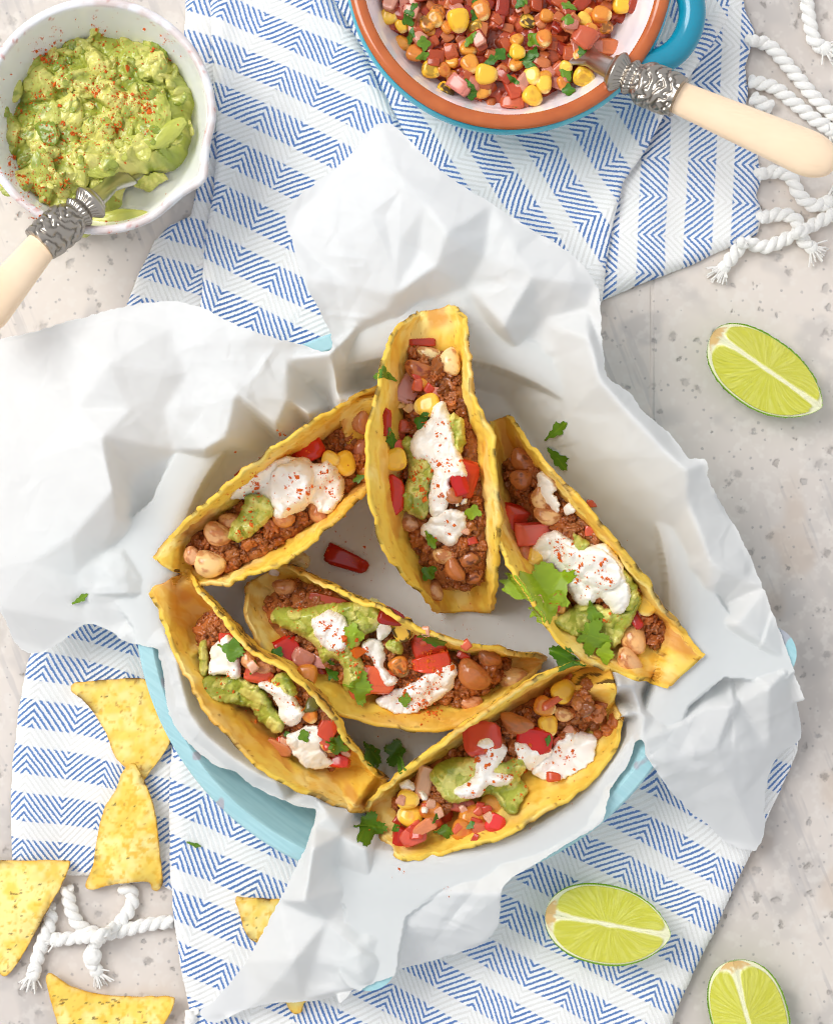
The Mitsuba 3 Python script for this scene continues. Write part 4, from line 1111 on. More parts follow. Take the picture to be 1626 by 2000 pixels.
dollop(t, [(735, 1368), (765, 1352), (800, 1338), (830, 1318), (870, 1296), (888, 1300), (890, 1325), (876, 1355), (830, 1385), (785, 1396), (750, 1385)], 0.005, 61, 'sour_cream')
dollop(t, [(525, 1212), (542, 1186), (590, 1190), (640, 1178), (700, 1176), (735, 1168), (746, 1205), (742, 1222), (728, 1235), (706, 1245), (702, 1280), (712, 1310), (690, 1345), (670, 1348), (668, 1305), (650, 1285), (630, 1296), (618, 1268), (585, 1242), (548, 1228)], 0.010, 62, 'guacamole_dollop', 'guac')
dollop(t, [(606, 1216), (625, 1198), (648, 1190), (672, 1204), (682, 1238), (672, 1268), (650, 1276), (622, 1252)], 0.005, 63, 'sour_cream', blur=0.002)
dollop(t, [(704, 1262), (728, 1250), (744, 1256), (752, 1285), (750, 1305), (775, 1325), (770, 1342), (748, 1335), (734, 1305)], 0.006, 64, 'sour_cream')
dollop(t, [(735, 1230), (752, 1214), (764, 1225), (756, 1245), (742, 1250)], 0.004, 65, 'sour_cream_drop')
dollop(t, [(752, 1258), (772, 1248), (786, 1258), (784, 1276), (766, 1278)], 0.006, 66, 'guacamole_dollop', 'guac')
parsley(t, 683, 1240, 30, 10, 'trefoil', 0.7, 64, stem=False)
parsley(t, 692, 1342, 38, 10, 'fan', 0.45, 65, sx=1.2)
parsley(t, 783, 1366, 20, 0, 'fan', 0.3, 66, stem=False)
paprika(t, [(640, 1225, 22, 90), (662, 1262, 14, 90), (845, 1300, 22, 160), (820, 1345, 38, 260), (840, 1385, 14, 60), (690, 1290, 18, 60), (715, 1275, 12, 40), (590, 1210, 30, 30)], 4)

# the taco on the lower left
t = taco('narrow taco on the lower left with avocado and two spoons of white cream',
         [(310, 1150), (318, 1190), (336, 1250), (362, 1312), (402, 1380), (450, 1440), (500, 1490), (560, 1530), (625, 1558), (690, 1580), (722, 1584)],
         [(366, 1114), (388, 1150), (418, 1190), (468, 1252), (520, 1290), (560, 1312), (612, 1364), (645, 1402), (670, 1440), (718, 1500), (756, 1524)],
         0.052, 0.066, 0.6, 1.12, seed=5, fill=(0.15, 0.84), tl=0.24, tr=0.87, dome=0.004, cut=(0.8, 0.9))
bean(t, 485, 1290, 17, 60, 0.7, (216, 150, 112), 0.5, 41)
bean(t, 512, 1302, 20, 20, 0.6, (206, 140, 116), 0.5, 42)
chunk(t, 505, 1318, 26, 15, 15, seed=81, col=((204, 76, 44), (222, 120, 80)))
chunk(t, 445, 1246, 16, 9, 0, seed=82, col=((180, 40, 26), (206, 70, 44)))
kernel(t, 605, 1396, 17, 60, seed=41, tone=1)
chunk(t, 612, 1372, 12, 18, 20, name='herb_bit', col=((96, 92, 40), (130, 120, 60)), seed=83)
chunk(t, 642, 1418, 18, 26, 30, seed=84, col=((204, 70, 40), (224, 116, 76)))
chunk(t, 650, 1484, 32, 13, 12, seed=85, col=((204, 42, 22), (220, 80, 46)))
bean(t, 640, 1452, 18, 80, 0.7, (226, 170, 110), 0.4, 43)
bean(t, 560, 1452, 20, 60, 0.7, (214, 156, 110), 0.5, 44)
chunk(t, 545, 1462, 26, 12, 20, seed=86, col=((200, 106, 60), (214, 140, 90)))
bits(t, [(560, 1460, 14, 4), (650, 1470, 12, 4), (495, 1300, 12, 3)], 90)
dollop(t, [(388, 1262), (402, 1252), (408, 1280), (406, 1318), (392, 1312)], 0.006, 71, 'guacamole_dollop', 'guac')
dollop(t, [(398, 1345), (405, 1322), (440, 1318), (475, 1322), (510, 1342), (535, 1380), (556, 1412), (552, 1428), (532, 1432), (512, 1415), (490, 1388), (450, 1376), (410, 1365)], 0.009, 72, 'guacamole_dollop', 'guac')
dollop(t, [(528, 1338), (540, 1315), (560, 1316), (576, 1335), (578, 1360), (560, 1362)], 0.008, 73, 'guacamole_dollop', 'guac')
dollop(t, [(406, 1300), (412, 1268), (432, 1246), (452, 1246), (464, 1272), (470, 1305), (464, 1326), (432, 1318), (410, 1316)], 0.009, 74, 'sour_cream')
dollop(t, [(504, 1338), (522, 1330), (545, 1340), (562, 1352), (582, 1372), (592, 1398), (580, 1418), (556, 1420), (540, 1395), (532, 1365)], 0.008, 75, 'sour_cream')
dollop(t, [(556, 1438), (585, 1425), (615, 1412), (628, 1425), (630, 1468), (652, 1496), (625, 1504), (595, 1496), (572, 1470)], 0.004, 76, 'sour_cream')
parsley(t, 443, 1266, 34, 15, 'fan', 0.15, 71, dz=0.003)
parsley(t, 587, 1440, 18, 330, 'fan', 0.15, 72, stem=False)
parsley(t, 655, 1454, 32, 30, 'trefoil', 0.15, 73, sx=0.8)
paprika(t, [(520, 1345, 14, 40), (560, 1375, 16, 40), (450, 1340, 30, 40), (455, 1310, 10, 18), (500, 1390, 22, 25)], 5)

# the taco at the bottom
t = taco('wide open taco at the bottom of the tray with corn salsa, tomato and avocado',
         [(720, 1592), (722, 1572), (745, 1548), (790, 1512), (835, 1476), (885, 1436), (950, 1390), (1020, 1342), (1080, 1312), (1140, 1294), (1200, 1304), (1246, 1322)],
         [(735, 1612), (752, 1640), (790, 1668), (850, 1668), (920, 1652), (1000, 1626), (1060, 1582), (1112, 1556), (1168, 1508), (1204, 1455), (1212, 1400), (1250, 1345)],
         0.060, 0.034, 0.80, 0.5, seed=6, clear=0.9, fill=(0.10, 0.93), tl=0.30, tr=0.72, dome=0.008, cut=(0.8, 0.6), skew=0.002)
for i in range(26):
    rr = np.random.default_rng(700 + i)
    px, py, r = 1150 + rr.normal(0, 22), 1395 + rr.normal(0, 22), rr.uniform(10, 17)
    c0 = shade(shade(MEAT_D, MEAT, rr.random()), MEAT_R, rr.random())
    v, f = lump(put(px, py, 0.0005), (r * PX, r * PX * 0.9, r * PX * 0.8), rr.uniform(0, 6, 3), 0.5, 1.8, i, 3, 4)
    add('mince_clump', (v, f), 'food_wet', c0 * (0.75 + 0.5 * nz(v, 800, 2, i))[:, None], parent=t, st=True)
bean(t, 1008, 1412, 32, 20, 0.55, (160, 96, 60), 0.85, 51)
bean(t, 1100, 1395, 18, 20, 0.7, (222, 170, 124), 0.4, 52)
bean(t, 1115, 1432, 18, 60, 0.6, (216, 160, 130), 0.5, 53)
kernel(t, 1064, 1380, 21, 20, seed=51, dz=0.001, tone=1)
kernel(t, 1100, 1350, 24, -40, seed=52, dz=0.001)
kernel(t, 1070, 1418, 21, 80, seed=53, dz=0.001)
chunk(t, 1078, 1372, 22, 7, -30, seed=91, col=((206, 76, 38), (222, 110, 60)))
chunk(t, 828, 1530, 16, 32, 12, name='onion_piece', col=((214, 156, 120), (232, 190, 156)), seed=92)
chunk(t, 940, 1440, 34, 29, -8, seed=93, col=((208, 70, 54), (232, 124, 106)), dz=0.004)
chunk(t, 1041, 1446, 35, 23, 8, seed=94, col=((196, 24, 14), (216, 60, 34)), dz=0.003, bend=0.5)
kernel(t, 797, 1562, 21, 10, seed=54)
kernel(t, 800, 1594, 24, 190, seed=55)
kernel(t, 842, 1582, 23, 30, seed=56, tone=1, dz=0.001)
kernel(t, 905, 1622, 22, 15, seed=57, tone=1)
kernel(t, 925, 1596, 27, -40, seed=58, tone=1, dz=0.002)
kernel(t, 962, 1572, 24, 20, seed=59, tone=1)
chunk(t, 790, 1642, 24, 22, 10, seed=95, col=((176, 32, 24), (206, 66, 46)))
chunk(t, 806, 1632, 25, 18, -30, seed=96, col=((206, 62, 44), (226, 104, 80)), dz=0.003)
chunk(t, 826, 1618, 22, 11, -35, seed=97, name='onion_piece', col=((222, 130, 84), (234, 164, 120)), dz=0.003)
chunk(t, 892, 1572, 22, 13, 0, seed=98, col=((192, 66, 46), (216, 116, 90)))
chunk(t, 968, 1608, 16, 16, 20, seed=99, col=((212, 28, 36), (228, 66, 60)), dz=0.002)
chunk(t, 945, 1618, 22, 11, 0, seed=100, col=((206, 104, 70), (224, 140, 104)))
chunk(t, 862, 1605, 24, 13, -20, seed=101, col=((200, 86, 56), (222, 126, 92)))
bits(t, [(850, 1600, 26, 7), (900, 1585, 24, 7), (800, 1610, 16, 4), (940, 1600, 18, 4), (1085, 1430, 18, 3)], 100)
dollop(t, [(838, 1512), (868, 1486), (905, 1480), (930, 1478), (950, 1490), (985, 1490), (1020, 1478), (1030, 1500), (1018, 1520), (1030, 1545), (1018, 1572), (1005, 1590), (985, 1584), (962, 1556), (930, 1560), (900, 1570), (870, 1566), (850, 1538)], 0.008, 81, 'guacamole_dollop', 'guac')
dollop(t, [(884, 1546), (905, 1530), (926, 1510), (926, 1482), (950, 1472), (978, 1476), (980, 1492), (965, 1508), (1002, 1516), (990, 1536), (952, 1538), (930, 1560), (905, 1562)], 0.006, 82, 'sour_cream')
dollop(t, [(928, 1456), (945, 1442), (975, 1448), (990, 1462), (978, 1490), (955, 1482), (940, 1468)], 0.004, 83, 'sour_cream')
dollop(t, [(1006, 1452), (1022, 1452), (1045, 1466), (1070, 1462), (1085, 1475), (1075, 1500), (1040, 1508), (1022, 1495), (1008, 1472)], 0.005, 84, 'sour_cream')
dollop(t, [(1075, 1478), (1090, 1450), (1110, 1432), (1132, 1430), (1168, 1442), (1164, 1474), (1130, 1508), (1100, 1524), (1068, 1526), (1042, 1512), (1050, 1495)], 0.005, 85, 'sour_cream')
dollop(t, [(776, 1530), (792, 1522), (808, 1532), (806, 1546), (784, 1546)], 0.004, 86, 'sour_cream_drop')
dollop(t, [(812, 1544), (826, 1544), (838, 1560), (824, 1562)], 0.004, 87, 'sour_cream_drop')
dollop(t, [(822, 1577), (832, 1576), (833, 1588), (824, 1588)], 0.003, 88, 'sour_cream_drop', rim=0.002)
chunk(t, 1080, 1518, 13, 9, 0, seed=103, col=((206, 76, 34), (222, 110, 60)), dz=0.002)
parsley(t, 860, 1622, 24, 350, 'fan', 0.2, 81, sx=0.8)
paprika(t, [(930, 1508, 12, 40), (998, 1512, 18, 70), (955, 1460, 18, 30), (1025, 1475, 22, 40), (1100, 1480, 30, 40), (920, 1550, 14, 20), (1050, 1540, 50, 20)], 6)

# ------------------------------------------------------------------ loose pieces on the paper
k = chunk(None, 678, 1094, 44, 17, 22, name='tomato_piece', col=((168, 22, 20), (196, 48, 40)), seed=201, dz=0.001, bend=0.4)
tag(k, 'dark red piece of tomato lying alone on the paper between the tacos', 'tomato')
k = bean(None, 586, 1096, 19, 0, 0.95, (222, 200, 166), 0.1, 202, name='chickpea', bend=0.0)
tag(k, 'round pale chickpea dusted with paprika lying on the paper', 'chickpea')
for (px, py, sz, ang, kind, lt, sx, txt) in (
        (155, 1172, 26, 330, 'sprig', 0.25, 0.7, 'small torn parsley piece lying alone on the left flap of paper'),
        (724, 1458, 36, 55, 'sprig', 0.05, 0.9, 'slender dark parsley leaf on the paper, left one of two above the bottom taco'),
        (776, 1470, 34, 200, 'trefoil', 0.05, 0.9, 'broad dark parsley leaf on the paper, right one of two above the bottom taco'),
        (716, 1612, 42, 10, 'trefoil', 0.08, 0.8, 'dark green parsley leaf beside the left end of the bottom taco'),
        (1110, 1284, 42, 200, 'fan', 0.06, 0.9, 'dark parsley leaf peeking out under the taco on the right'),
        (1078, 848, 30, 320, 'sprig', 0.15, 1.0, 'parsley leaf above the right taco, upper leaf of its sprig'),
        (1082, 890, 36, 50, 'sprig', 0.10, 0.9, 'parsley leaf hanging over the outside of the right taco, lower leaf of its sprig'),
        (1074, 1150, 92, 184, 'trefoil', 0.74, 0.8, 'large light green parsley leaf leaning on the left wall of the right taco'),
        (376, 1648, 20, 20, 'sprig', 0.15, 0.6, 'tiny curled parsley stalk lying on the striped towel')):
    k = parsley(None, px, py, sz, ang, kind, lt, seed=px, sx=sx, stem=sz < 60, stiff=0.97 if sz > 60 else 0.5, curl=0.15 if sz > 60 else 0.5)
    tag(k, txt, 'parsley', None)
k = paprika(None, [(650, 1060, 45, 60), (700, 1110, 40, 70), (590, 1100, 18, 60), (720, 1040, 30, 25), (870, 1240, 60, 40), (760, 1420, 40, 60), (690, 1420, 30, 40), (760, 1540, 40, 20), (800, 1730, 60, 25), (700, 1000, 30, 30), (1000, 1215, 30, 16), (1050, 1620, 40, 8)], 7, name='spilled_paprika', size=0.5, dark=0.7)
tag(k, 'fine spilled paprika powder scattered on the baking paper between the tacos', 'paprika', kind='stuff')


# ------------------------------------------------------------------ limes
def lime(label, p0, p1, cw0, cw1, roll, seed):
    """A lime wedge on its rind, core ridge up: ends of the core in pixels, half widths of its two cut faces."""
    t = thing('lime_wedge', label, 'lime', 'lime wedges')
    rng = np.random.default_rng(seed)
    zb = float(np.mean(ground(np.array([p0[0], p1[0]]), np.array([p0[1], p1[1]]))))
    b0 = 0.0205
    a0, a1 = at(*p0, zb + b0 * 0.9), at(*p1, zb + b0 * 0.9)
    L = np.linalg.norm((a1 - a0)[:2])
    ax = np.append((a1 - a0)[:2] / L, 0)
    sd = np.array([-ax[1], ax[0], 0])
    mid = (a0 + a1) / 2
    w0, w1 = cw0 * PX * 0.976, cw1 * PX * 0.976
    g0, g1 = -math.asin(min(0.98, w0 / b0)), math.asin(min(0.98, w1 / b0))
    NS, NR = 200, 80
    s = np.linspace(-1, 1, NS)
    prof = np.where(s < 0, np.clip(1 - np.abs(s) ** 2.4, 0, 1) ** 0.52, np.clip(1 - np.abs(s) ** 2.1, 0, 1) ** 0.66)
    prof = np.maximum(prof, 0.03 * np.ones(NS)) * (1 - 0.0 * s)
    prof[0] = prof[-1] = 0.0

    def pnt(si, r, g, extra=0.0):
        x = s[si] * L / 2 * 1.0
        rad = b0 * prof[si] * r + extra
        y, z = rad * np.sin(g), -rad * np.cos(g)
        return mid + x[..., None] * ax + y[..., None] * sd + (z + (b0 - b0 * 0.9 + 0.0))[..., None] * np.array([0, 0, 1.0])
    parts = []
    # rind: the outside from one cut to the other, with a cut lip
    gg = np.linspace(g0, g1, 60)
    I, G = np.meshgrid(np.arange(NS), gg, indexing='ij')
    o = pnt(I, 1.0, G)
    o += ((nz(o, 900, 2, seed) - 0.5) * 0.0006)[..., None] * 1.0
    c = shade(srgb(96, 146, 26), srgb(150, 186, 50), 0.8 * nz(o, 320, 3, seed) + 0.3 * nz(o, 60, 2, seed))
    f = grid_faces(NS, 60)
    low = o[..., 2].min()
    shift = np.array([0, 0, zb - low + 0.0002])
    add('rind', ((o + shift).reshape(-1, 3), f), 'food_glossy', c.reshape(-1, 3), parent=t, st=True)
    for q, g in enumerate((g0, g1)):
        r = np.linspace(0, 1, NR)
        I, R = np.meshgrid(np.arange(NS), r, indexing='ij')
        v = pnt(I, R, np.full(I.shape, g))
        sgn = -1 if q == 0 else 1
        nrm = np.array(np.cos(g) * sd * 0 + 0)
        n_ = sgn * (math.cos(g) * sd + math.sin(g) * np.array([0, 0, 1.0]))
        S = s[I]
        # rounded segment of flesh inside the white pith
        rin = 0.02 + 0.05 * nz(np.stack([S * 4, R * 0 + q], -1), 1.5, 2, seed)
        wob = 0.05 * (nz(np.stack([S * 3, R * 3 + q * 5], -1), 1.5, 2, seed + 3) - 0.5)
        se = (np.abs(S - 0.03) / 0.86) ** 3.4 + (np.abs(R - (0.92 + rin) / 2) / ((0.925 - rin) / 2)) ** 4.5
        inside = (1 - se ** (1 / 3.6) + wob) / 0.05
        m = smooth01(inside * 0.9 + 0.5)
        ang = np.arctan2(S * 1.4, R + 0.15)
        streak = nz(np.stack([ang * 22 + 3 * nz(v, 100, 2, seed), R * 3.0 + q * 9], -1), 1.0, 3, seed + q)
        streak2 = nz(np.stack([ang * 60, R * 5 + q * 9], -1), 1.0, 3, seed + q + 5)
        col = shade(srgb(206, 204, 62), srgb(222, 220, 106), 0.7 * smooth01((streak - 0.35) / 0.4))
        col = shade(col, srgb(228, 230, 142), 0.3 * smooth01((streak2 - 0.60) / 0.15))
        pith = shade(srgb(238, 236, 198), srgb(214, 220, 140), smooth01((R - 0.93) / 0.05) * 0.8)
        pith = shade(pith, srgb(222, 176, 100), 0.85 * smooth01((-S - 0.80 + 0.2 * (nz(v, 500, 2, seed) - 0.5)) / 0.10) * (R < 0.75))
        pith = shade(pith, srgb(116, 160, 36), smooth01((R - 0.955) / 0.02))
        cc = shade(pith, col, m)
        hgt = 0.0006 * m * (0.8 + 0.4 * streak) - 0.0004 * (1 - m) + 0.0005 * m * (streak2 - 0.5)
        hgt = hgt + 0.0005 * m * (nz(np.stack([ang * 40, R * 9 + q * 9], -1), 1.0, 3, seed + q + 8) - 0.5) + 0.0006 * np.exp(-(R / 0.10) ** 2) * nz(np.stack([S * 10, R * 20], -1), 1.2, 2, seed)
        v = v + n_ * hgt[..., None] + shift
        add('cut_face', (v.reshape(-1, 3), grid_faces(NS, NR)), 'lime_flesh', cc.reshape(-1, 3), parent=t, st=True)
    return t


lime('lime wedge lying on the bare table at the upper right', (1390, 650), (1602, 796), 76, 70, 0, 1)
lime('lime wedge lying on the striped towel below the tray', (1064, 1782), (1308, 1826), 88, 66, 0, 2)
lime('lime wedge at the bottom right corner, cut off by the frame', (1428, 1876), (1490, 2110), 66, 84, 0, 3)


chip('flat tortilla chip cut off by the left frame edge', [(-90, 1690), (-40, 1680), (0, 1679), (60, 1681), (128, 1680), (137, 1690), (120, 1730), (95, 1775), (65, 1830), (42, 1870), (18, 1902), (2, 1900), (-30, 1850), (-70, 1760)],
     [0.002, 0.002, 0.003, 0.003, 0.004, 0.004, 0.004, 0.003, 0.003, 0.002, 0.001, 0.001, 0.002, 0.002], 3)
chip('curved tortilla chip at the bottom left on the bare table', [(92, 1906), (102, 1902), (140, 1925), (190, 1940), (250, 1946), (330, 1946), (341, 1956), (330, 1985), (318, 2005), (300, 2050), (200, 2080), (150, 2060), (118, 2010), (104, 1965), (94, 1930)],
     [0.006, 0.006, 0.004, 0.002, 0.002, 0.006, 0.007, 0.006, 0.004, 0.003, 0.002, 0.002, 0.003, 0.004, 0.006], 4)

# ------------------------------------------------------------------ bowl of mashed avocado
BZ = 0.055
BC = at(190, 225, BZ)[:2]
BR = 232 * PX * (CAM_H - BZ) / CAM_H
SP = math.atan2(*(at(404, 352, BZ)[:2] - BC)[::-1])


def spout(r, z, th):
    d = (th - SP + math.pi) % (2 * math.pi) - math.pi
    w = np.clip((z - 0.020) / (BZ - 0.020), 0, 1) ** 1.6
    return r + (r / BR) * w * (0.0035 * np.exp(-(d / 0.13) ** 2) - 0.0012 * np.exp(-((np.abs(d) - 0.32) / 0.14) ** 2)) * (r > 0.6 * BR)


bowl = thing('bowl', 'round white glazed bowl with a small pouring lip and brownish rim', 'bowl')
pr = [(0, 0.0016), (0.030, 0.0016), (0.0345, 0.002), (0.036, 0.006), (0.041, 0.014), (0.0465, 0.026), (BR - 0.0030, 0.042), (BR - 0.0006, 0.0515), (BR, 0.0535), (BR - 0.0004, 0.0549), (BR - 0.0016, 0.0555), (BR - 0.0031, 0.0551), (BR - 0.0041, 0.0535),
      (BR - 0.0062, 0.042), (0.0425, 0.026), (0.0375, 0.014), (0.030, 0.0085), (0.018, 0.0068), (0, 0.0065)]
prof = spline(pr, 110)
prof[:, 0] = np.maximum(prof[:, 0], 0)
bv, bf = revolve(prof, (*BC, 0.0), 260, spout)
zz = bv[:, 2]
cb = shade(srgb(240, 240, 242), srgb(228, 230, 236), nz(bv, 60, 3, 3))
edge = np.exp(-((zz - 0.0549) / 0.0010) ** 2)
cb = shade(cb, srgb(190, 150, 130), 0.55 * edge * smooth01((nz(bv, 130, 3, 5) - 0.35) / 0.3))
cb = shade(cb, srgb(200, 96, 66), 0.8 * np.exp(-((zz - 0.053) / 0.004) ** 2) * smooth01((nz(bv, 420, 3, 6) - 0.70) / 0.05))
add('body', (bv, bf), 'glaze', cb, parent=bowl, st=True)

gk = thing('mashed_avocado', 'chunky green mashed avocado dusted with paprika in the white bowl', 'guacamole')


def in_bowl(c, R, px, py, zs):
    p = at(px, py, zs)
    return p


GUAC_RIM = [(58, 92), (95, 78), (130, 74), (160, 62), (178, 40), (200, 36), (215, 50), (245, 52), (280, 70), (312, 78), (345, 105), (368, 150), (384, 178), (385, 200), (366, 215), (366, 250), (355, 285), (338, 310), (316, 322), (290, 326), (262, 335), (240, 348), (228, 362), (222, 385), (210, 400), (188, 420), (170, 440), (150, 452), (110, 440), (60, 412), (30, 392), (0, 345), (-22, 280), (-18, 215), (8, 185), (14, 160), (34, 160), (40, 130)]


def mash():
    rim = np.array(GUAC_RIM, float)
    w = at(rim[:, 0], rim[:, 1], 0.030)[:, :2]
    q = ragged(w, 0.0016, 260, 61)
    P, F, D = sheet(q, 0.00055)
    e = np.clip(D / 0.012, 0, 1)
    pf_ = np.sqrt(np.clip(1 - (1 - e) ** 2, 0, 1))
    b1, r1 = bumps(P, 0.0125, 62, 0.8)
    b2, r2 = bumps(P, 0.0062, 63, 0.8)
    b3, r3 = bumps(P, 0.0024, 64, 0.8)
    z = 0.0095 + pf_ * (0.0185 + 0.010 * (nz(P, 42, 2, 61) - 0.35) + 0.0065 * b1 * (0.1 + r1) + 0.0036 * b2 * (0.1 + r2) + 0.0008 * b3 * r3) + 0.0022 * pf_ * (nz(P, 260, 3, 65) - 0.5)
    t = 0.55 * r1 * (b1 > 0.2) + 0.35 * r2 * (b2 > 0.2) + 0.4 * nz(P, 130, 3, 66) - 0.1
    c = shade(GUAC, GUAC_L, smooth01((t - 0.3) / 0.5))
    c = shade(c, GUAC_D, 0.75 * smooth01((nz(P, 85, 3, 67) - 0.53) / 0.15))
    v = np.column_stack([P, z])
    stamp(v, F)
    parts = [(v, F, c)]
    return parts


k = add('mash', joined(mash())[:2], 'food_wet', joined(mash())[2], parent=gk)
rng = np.random.default_rng(71)
pgn = Polygon(GUAC_RIM).buffer(-14)
cnt = 0
while cnt < 120:
    px, py = rng.uniform(-20, 390), rng.uniform(36, 450)
    if not pgn.contains(Point(px, py)):
        continue
    big = cnt < 46
    r = rng.uniform(13, 30) * PX if big else rng.uniform(5, 11) * PX
    v, f = lump(put(px, py, -r * (0.30 if big else 0.05)), (r * rng.uniform(1.0, 1.7), r * rng.uniform(0.7, 1.0), r * rng.uniform(0.42, 0.62)), (rng.uniform(-0.4, 0.4), rng.uniform(-0.4, 0.4), rng.uniform(0, 6)), 0.36, 1.6, 800 + cnt, 4 if big else 3, 4)
    v = v + 0.0009 * (nz(v, 420, 3, cnt)[:, None] - 0.5)
    tt = rng.random()
    c = shade(GUAC, GUAC_L, tt) if rng.random() < 0.72 else shade(GUAC, GUAC_D, rng.random())
    c = shade(np.broadcast_to(c, (len(v), 3)), GUAC_D, 0.7 * smooth01((nz(v, 150, 3, cnt) - 0.52) / 0.14))
    c = shade(c, GUAC_L, 0.6 * smooth01((nz(v, 210, 3, cnt + 7) - 0.56) / 0.12))
    add('avocado_chunk', (v, f), 'food_wet', c, parent=gk, st=True)
    cnt += 1
for pts, a_, seed in (([(215, 440), (245, 425), (285, 418), (250, 432)], 0.0, 1),):
    v, f = lump(put(235, 428, 0.001), (62 * PX, 17 * PX, 11 * PX), (0.1, 0, math.radians(6)), 0.28, 1.6, 77, 4)
    add('avocado_chunk', (v, f), 'food_wet', shade(GUAC, GUAC_L, nz(v, 120, 3, 3)), parent=gk, st=True)
    v, f = lump(put(326, 262, -0.0005), (42 * PX, 17 * PX, 12 * PX), (0.3, 0, math.radians(38)), 0.22, 1.4, 78, 4)
    add('avocado_chunk', (v, f), 'food_wet', shade(GUAC, GUAC_L, 0.4 * nz(v, 120, 3, 3)), parent=gk, st=True)
paprika(gk, [(100, 100, 26, 200), (195, 66, 14, 60), (105, 175, 28, 130), (180, 170, 12, 80), (235, 195, 28, 160), (275, 212, 22, 280), (215, 255, 16, 110), (105, 290, 24, 120), (150, 265, 22, 90), (60, 215, 36, 110), (75, 375, 30, 240), (30, 330, 24, 120), (90, 320, 18, 60), (325, 105, 16, 50), (130, 330, 40, 90), (215, 435, 20, 50), (20, 260, 20, 60), (250, 90, 40, 50), (150, 200, 90, 260), (200, 130, 70, 120)], 8, size=0.85, dark=0.25)
dollop(bowl, [(372, 240), (380, 250), (380, 268), (374, 266)], 0.0006, 91, 'avocado_smear', 'guac', rim=0.001)
dollop(bowl, [(245, 352), (280, 350), (310, 342), (330, 350), (310, 362), (290, 374), (265, 366)], 0.0010, 92, 'avocado_smear', 'guac', rim=0.002)

# ------------------------------------------------------------------ casserole of corn salsa
DZ = 0.050
DC = at(996, -68, DZ)[:2]
DR = 318 * PX * (CAM_H - DZ) / CAM_H
dish = thing('casserole_dish', 'round turquoise earthenware dish with white inside, brown rim and ring handle', 'dish')
zb = 0.0100
pr = [(0, zb), (DR - 0.024, zb), (DR - 0.016, zb + 0.004), (DR - 0.006, zb + 0.018), (DR + 0.0004, 0.038), (DR + 0.0012, 0.0440), (DR + 0.0002, 0.0472)]
add('outside', revolve(spline(pr, 60), (*DC, 0), 240), 'glaze', srgb(52, 170, 188), parent=dish, st=True)
pr = [(DR - 0.0006, 0.0468), (DR + 0.0002, 0.0484), (DR - 0.0010, 0.0502), (DR - 0.0034, 0.0508), (DR - 0.0058, 0.0500), (DR - 0.0066, 0.0482)]
rv, rf = revolve(spline(pr, 30), (*DC, 0), 240)
add('rim', (rv, rf), 'glaze', shade(srgb(176, 82, 30), srgb(200, 106, 50), nz(rv, 180, 3, 4)), parent=dish, st=True)
pr = [(DR - 0.0066, 0.0483), (DR - 0.0100, 0.040), (DR - 0.0150, zb + 0.016), (DR - 0.026, zb + 0.0058), (DR - 0.035, zb + 0.0045), (0, zb + 0.0045)]
iv, if_ = revolve(spline(pr, 60), (*DC, 0), 240)
add('inside', (iv, if_), 'glaze', shade(srgb(240, 236, 238), srgb(226, 222, 228), nz(iv, 80, 3, 4)), parent=dish, st=True)
for sgn in (0, 1):
    hd = at(1268, 32, 0.042)[:2] - DC
    a0 = math.atan2(hd[1], hd[0]) + sgn * math.pi
    cx = DC + (DR - 0.004) * np.array([math.cos(a0), math.sin(a0)])
    tt = np.linspace(-1.75, 1.75, 50)
    q = np.stack([0.0182 * np.cos(tt) * 1.0 - 0.0015, 0.0215 * np.sin(tt), 0.042 + 0.001 * np.cos(tt)], 1)
    c, s = math.cos(a0), math.sin(a0)
    q = np.column_stack([cx[0] + q[:, 0] * c - q[:, 1] * s, cx[1] + q[:, 0] * s + q[:, 1] * c, q[:, 2]])
    hv, hf = loft(q, 0.0062, 0.0058, 28)
    add('handle', (hv, hf), 'glaze', srgb(10, 138, 168), parent=dish, st=True)

sal = thing('corn_salsa', 'red tomato and sweetcorn salsa with herbs heaped in the turquoise dish', 'salsa')
SALSA_RIM = [(733, -60), (737, 20), (742, 55), (775, 70), (795, 112), (815, 128), (850, 165), (905, 195), (960, 215), (1000, 222), (1045, 216), (1070, 200), (1100, 182), (1150, 168), (1165, 140), (1200, 118), (1216, 92), (1200, 60), (1232, 36), (1256, 14), (1262, -60)]


def salsa_bed():
    rim = np.array(SALSA_RIM, float)
    w = at(rim[:, 0], rim[:, 1], 0.022)[:, :2]
    q = ragged(w, 0.0015, 220, 81)
    P, F, D = sheet(q, 0.0007)
    e = np.clip(D / 0.012, 0, 1)
    pf_ = np.sqrt(np.clip(1 - (1 - e) ** 2, 0, 1))
    b1, r1 = bumps(P, 0.0060, 82, 0.85)
    b2, r2 = bumps(P, 0.0026, 83, 0.85)
    z = zb + 0.0035 + pf_ * (0.011 + 0.006 * (nz(P, 50, 2, 81) - 0.4) + 0.0032 * b1 * (0.2 + r1) + 0.0012 * b2 * r2)
    t = 0.5 * nz(P, 170, 3, 84) + 0.5 * r1
    c = shade(srgb(150, 48, 28), srgb(206, 96, 58), smooth01((t - 0.3) / 0.4))
    c = shade(c, srgb(112, 52, 32), 0.7 * smooth01((nz(P, 110, 3, 85) - 0.55) / 0.1))
    return np.column_stack([P, z]), F, c


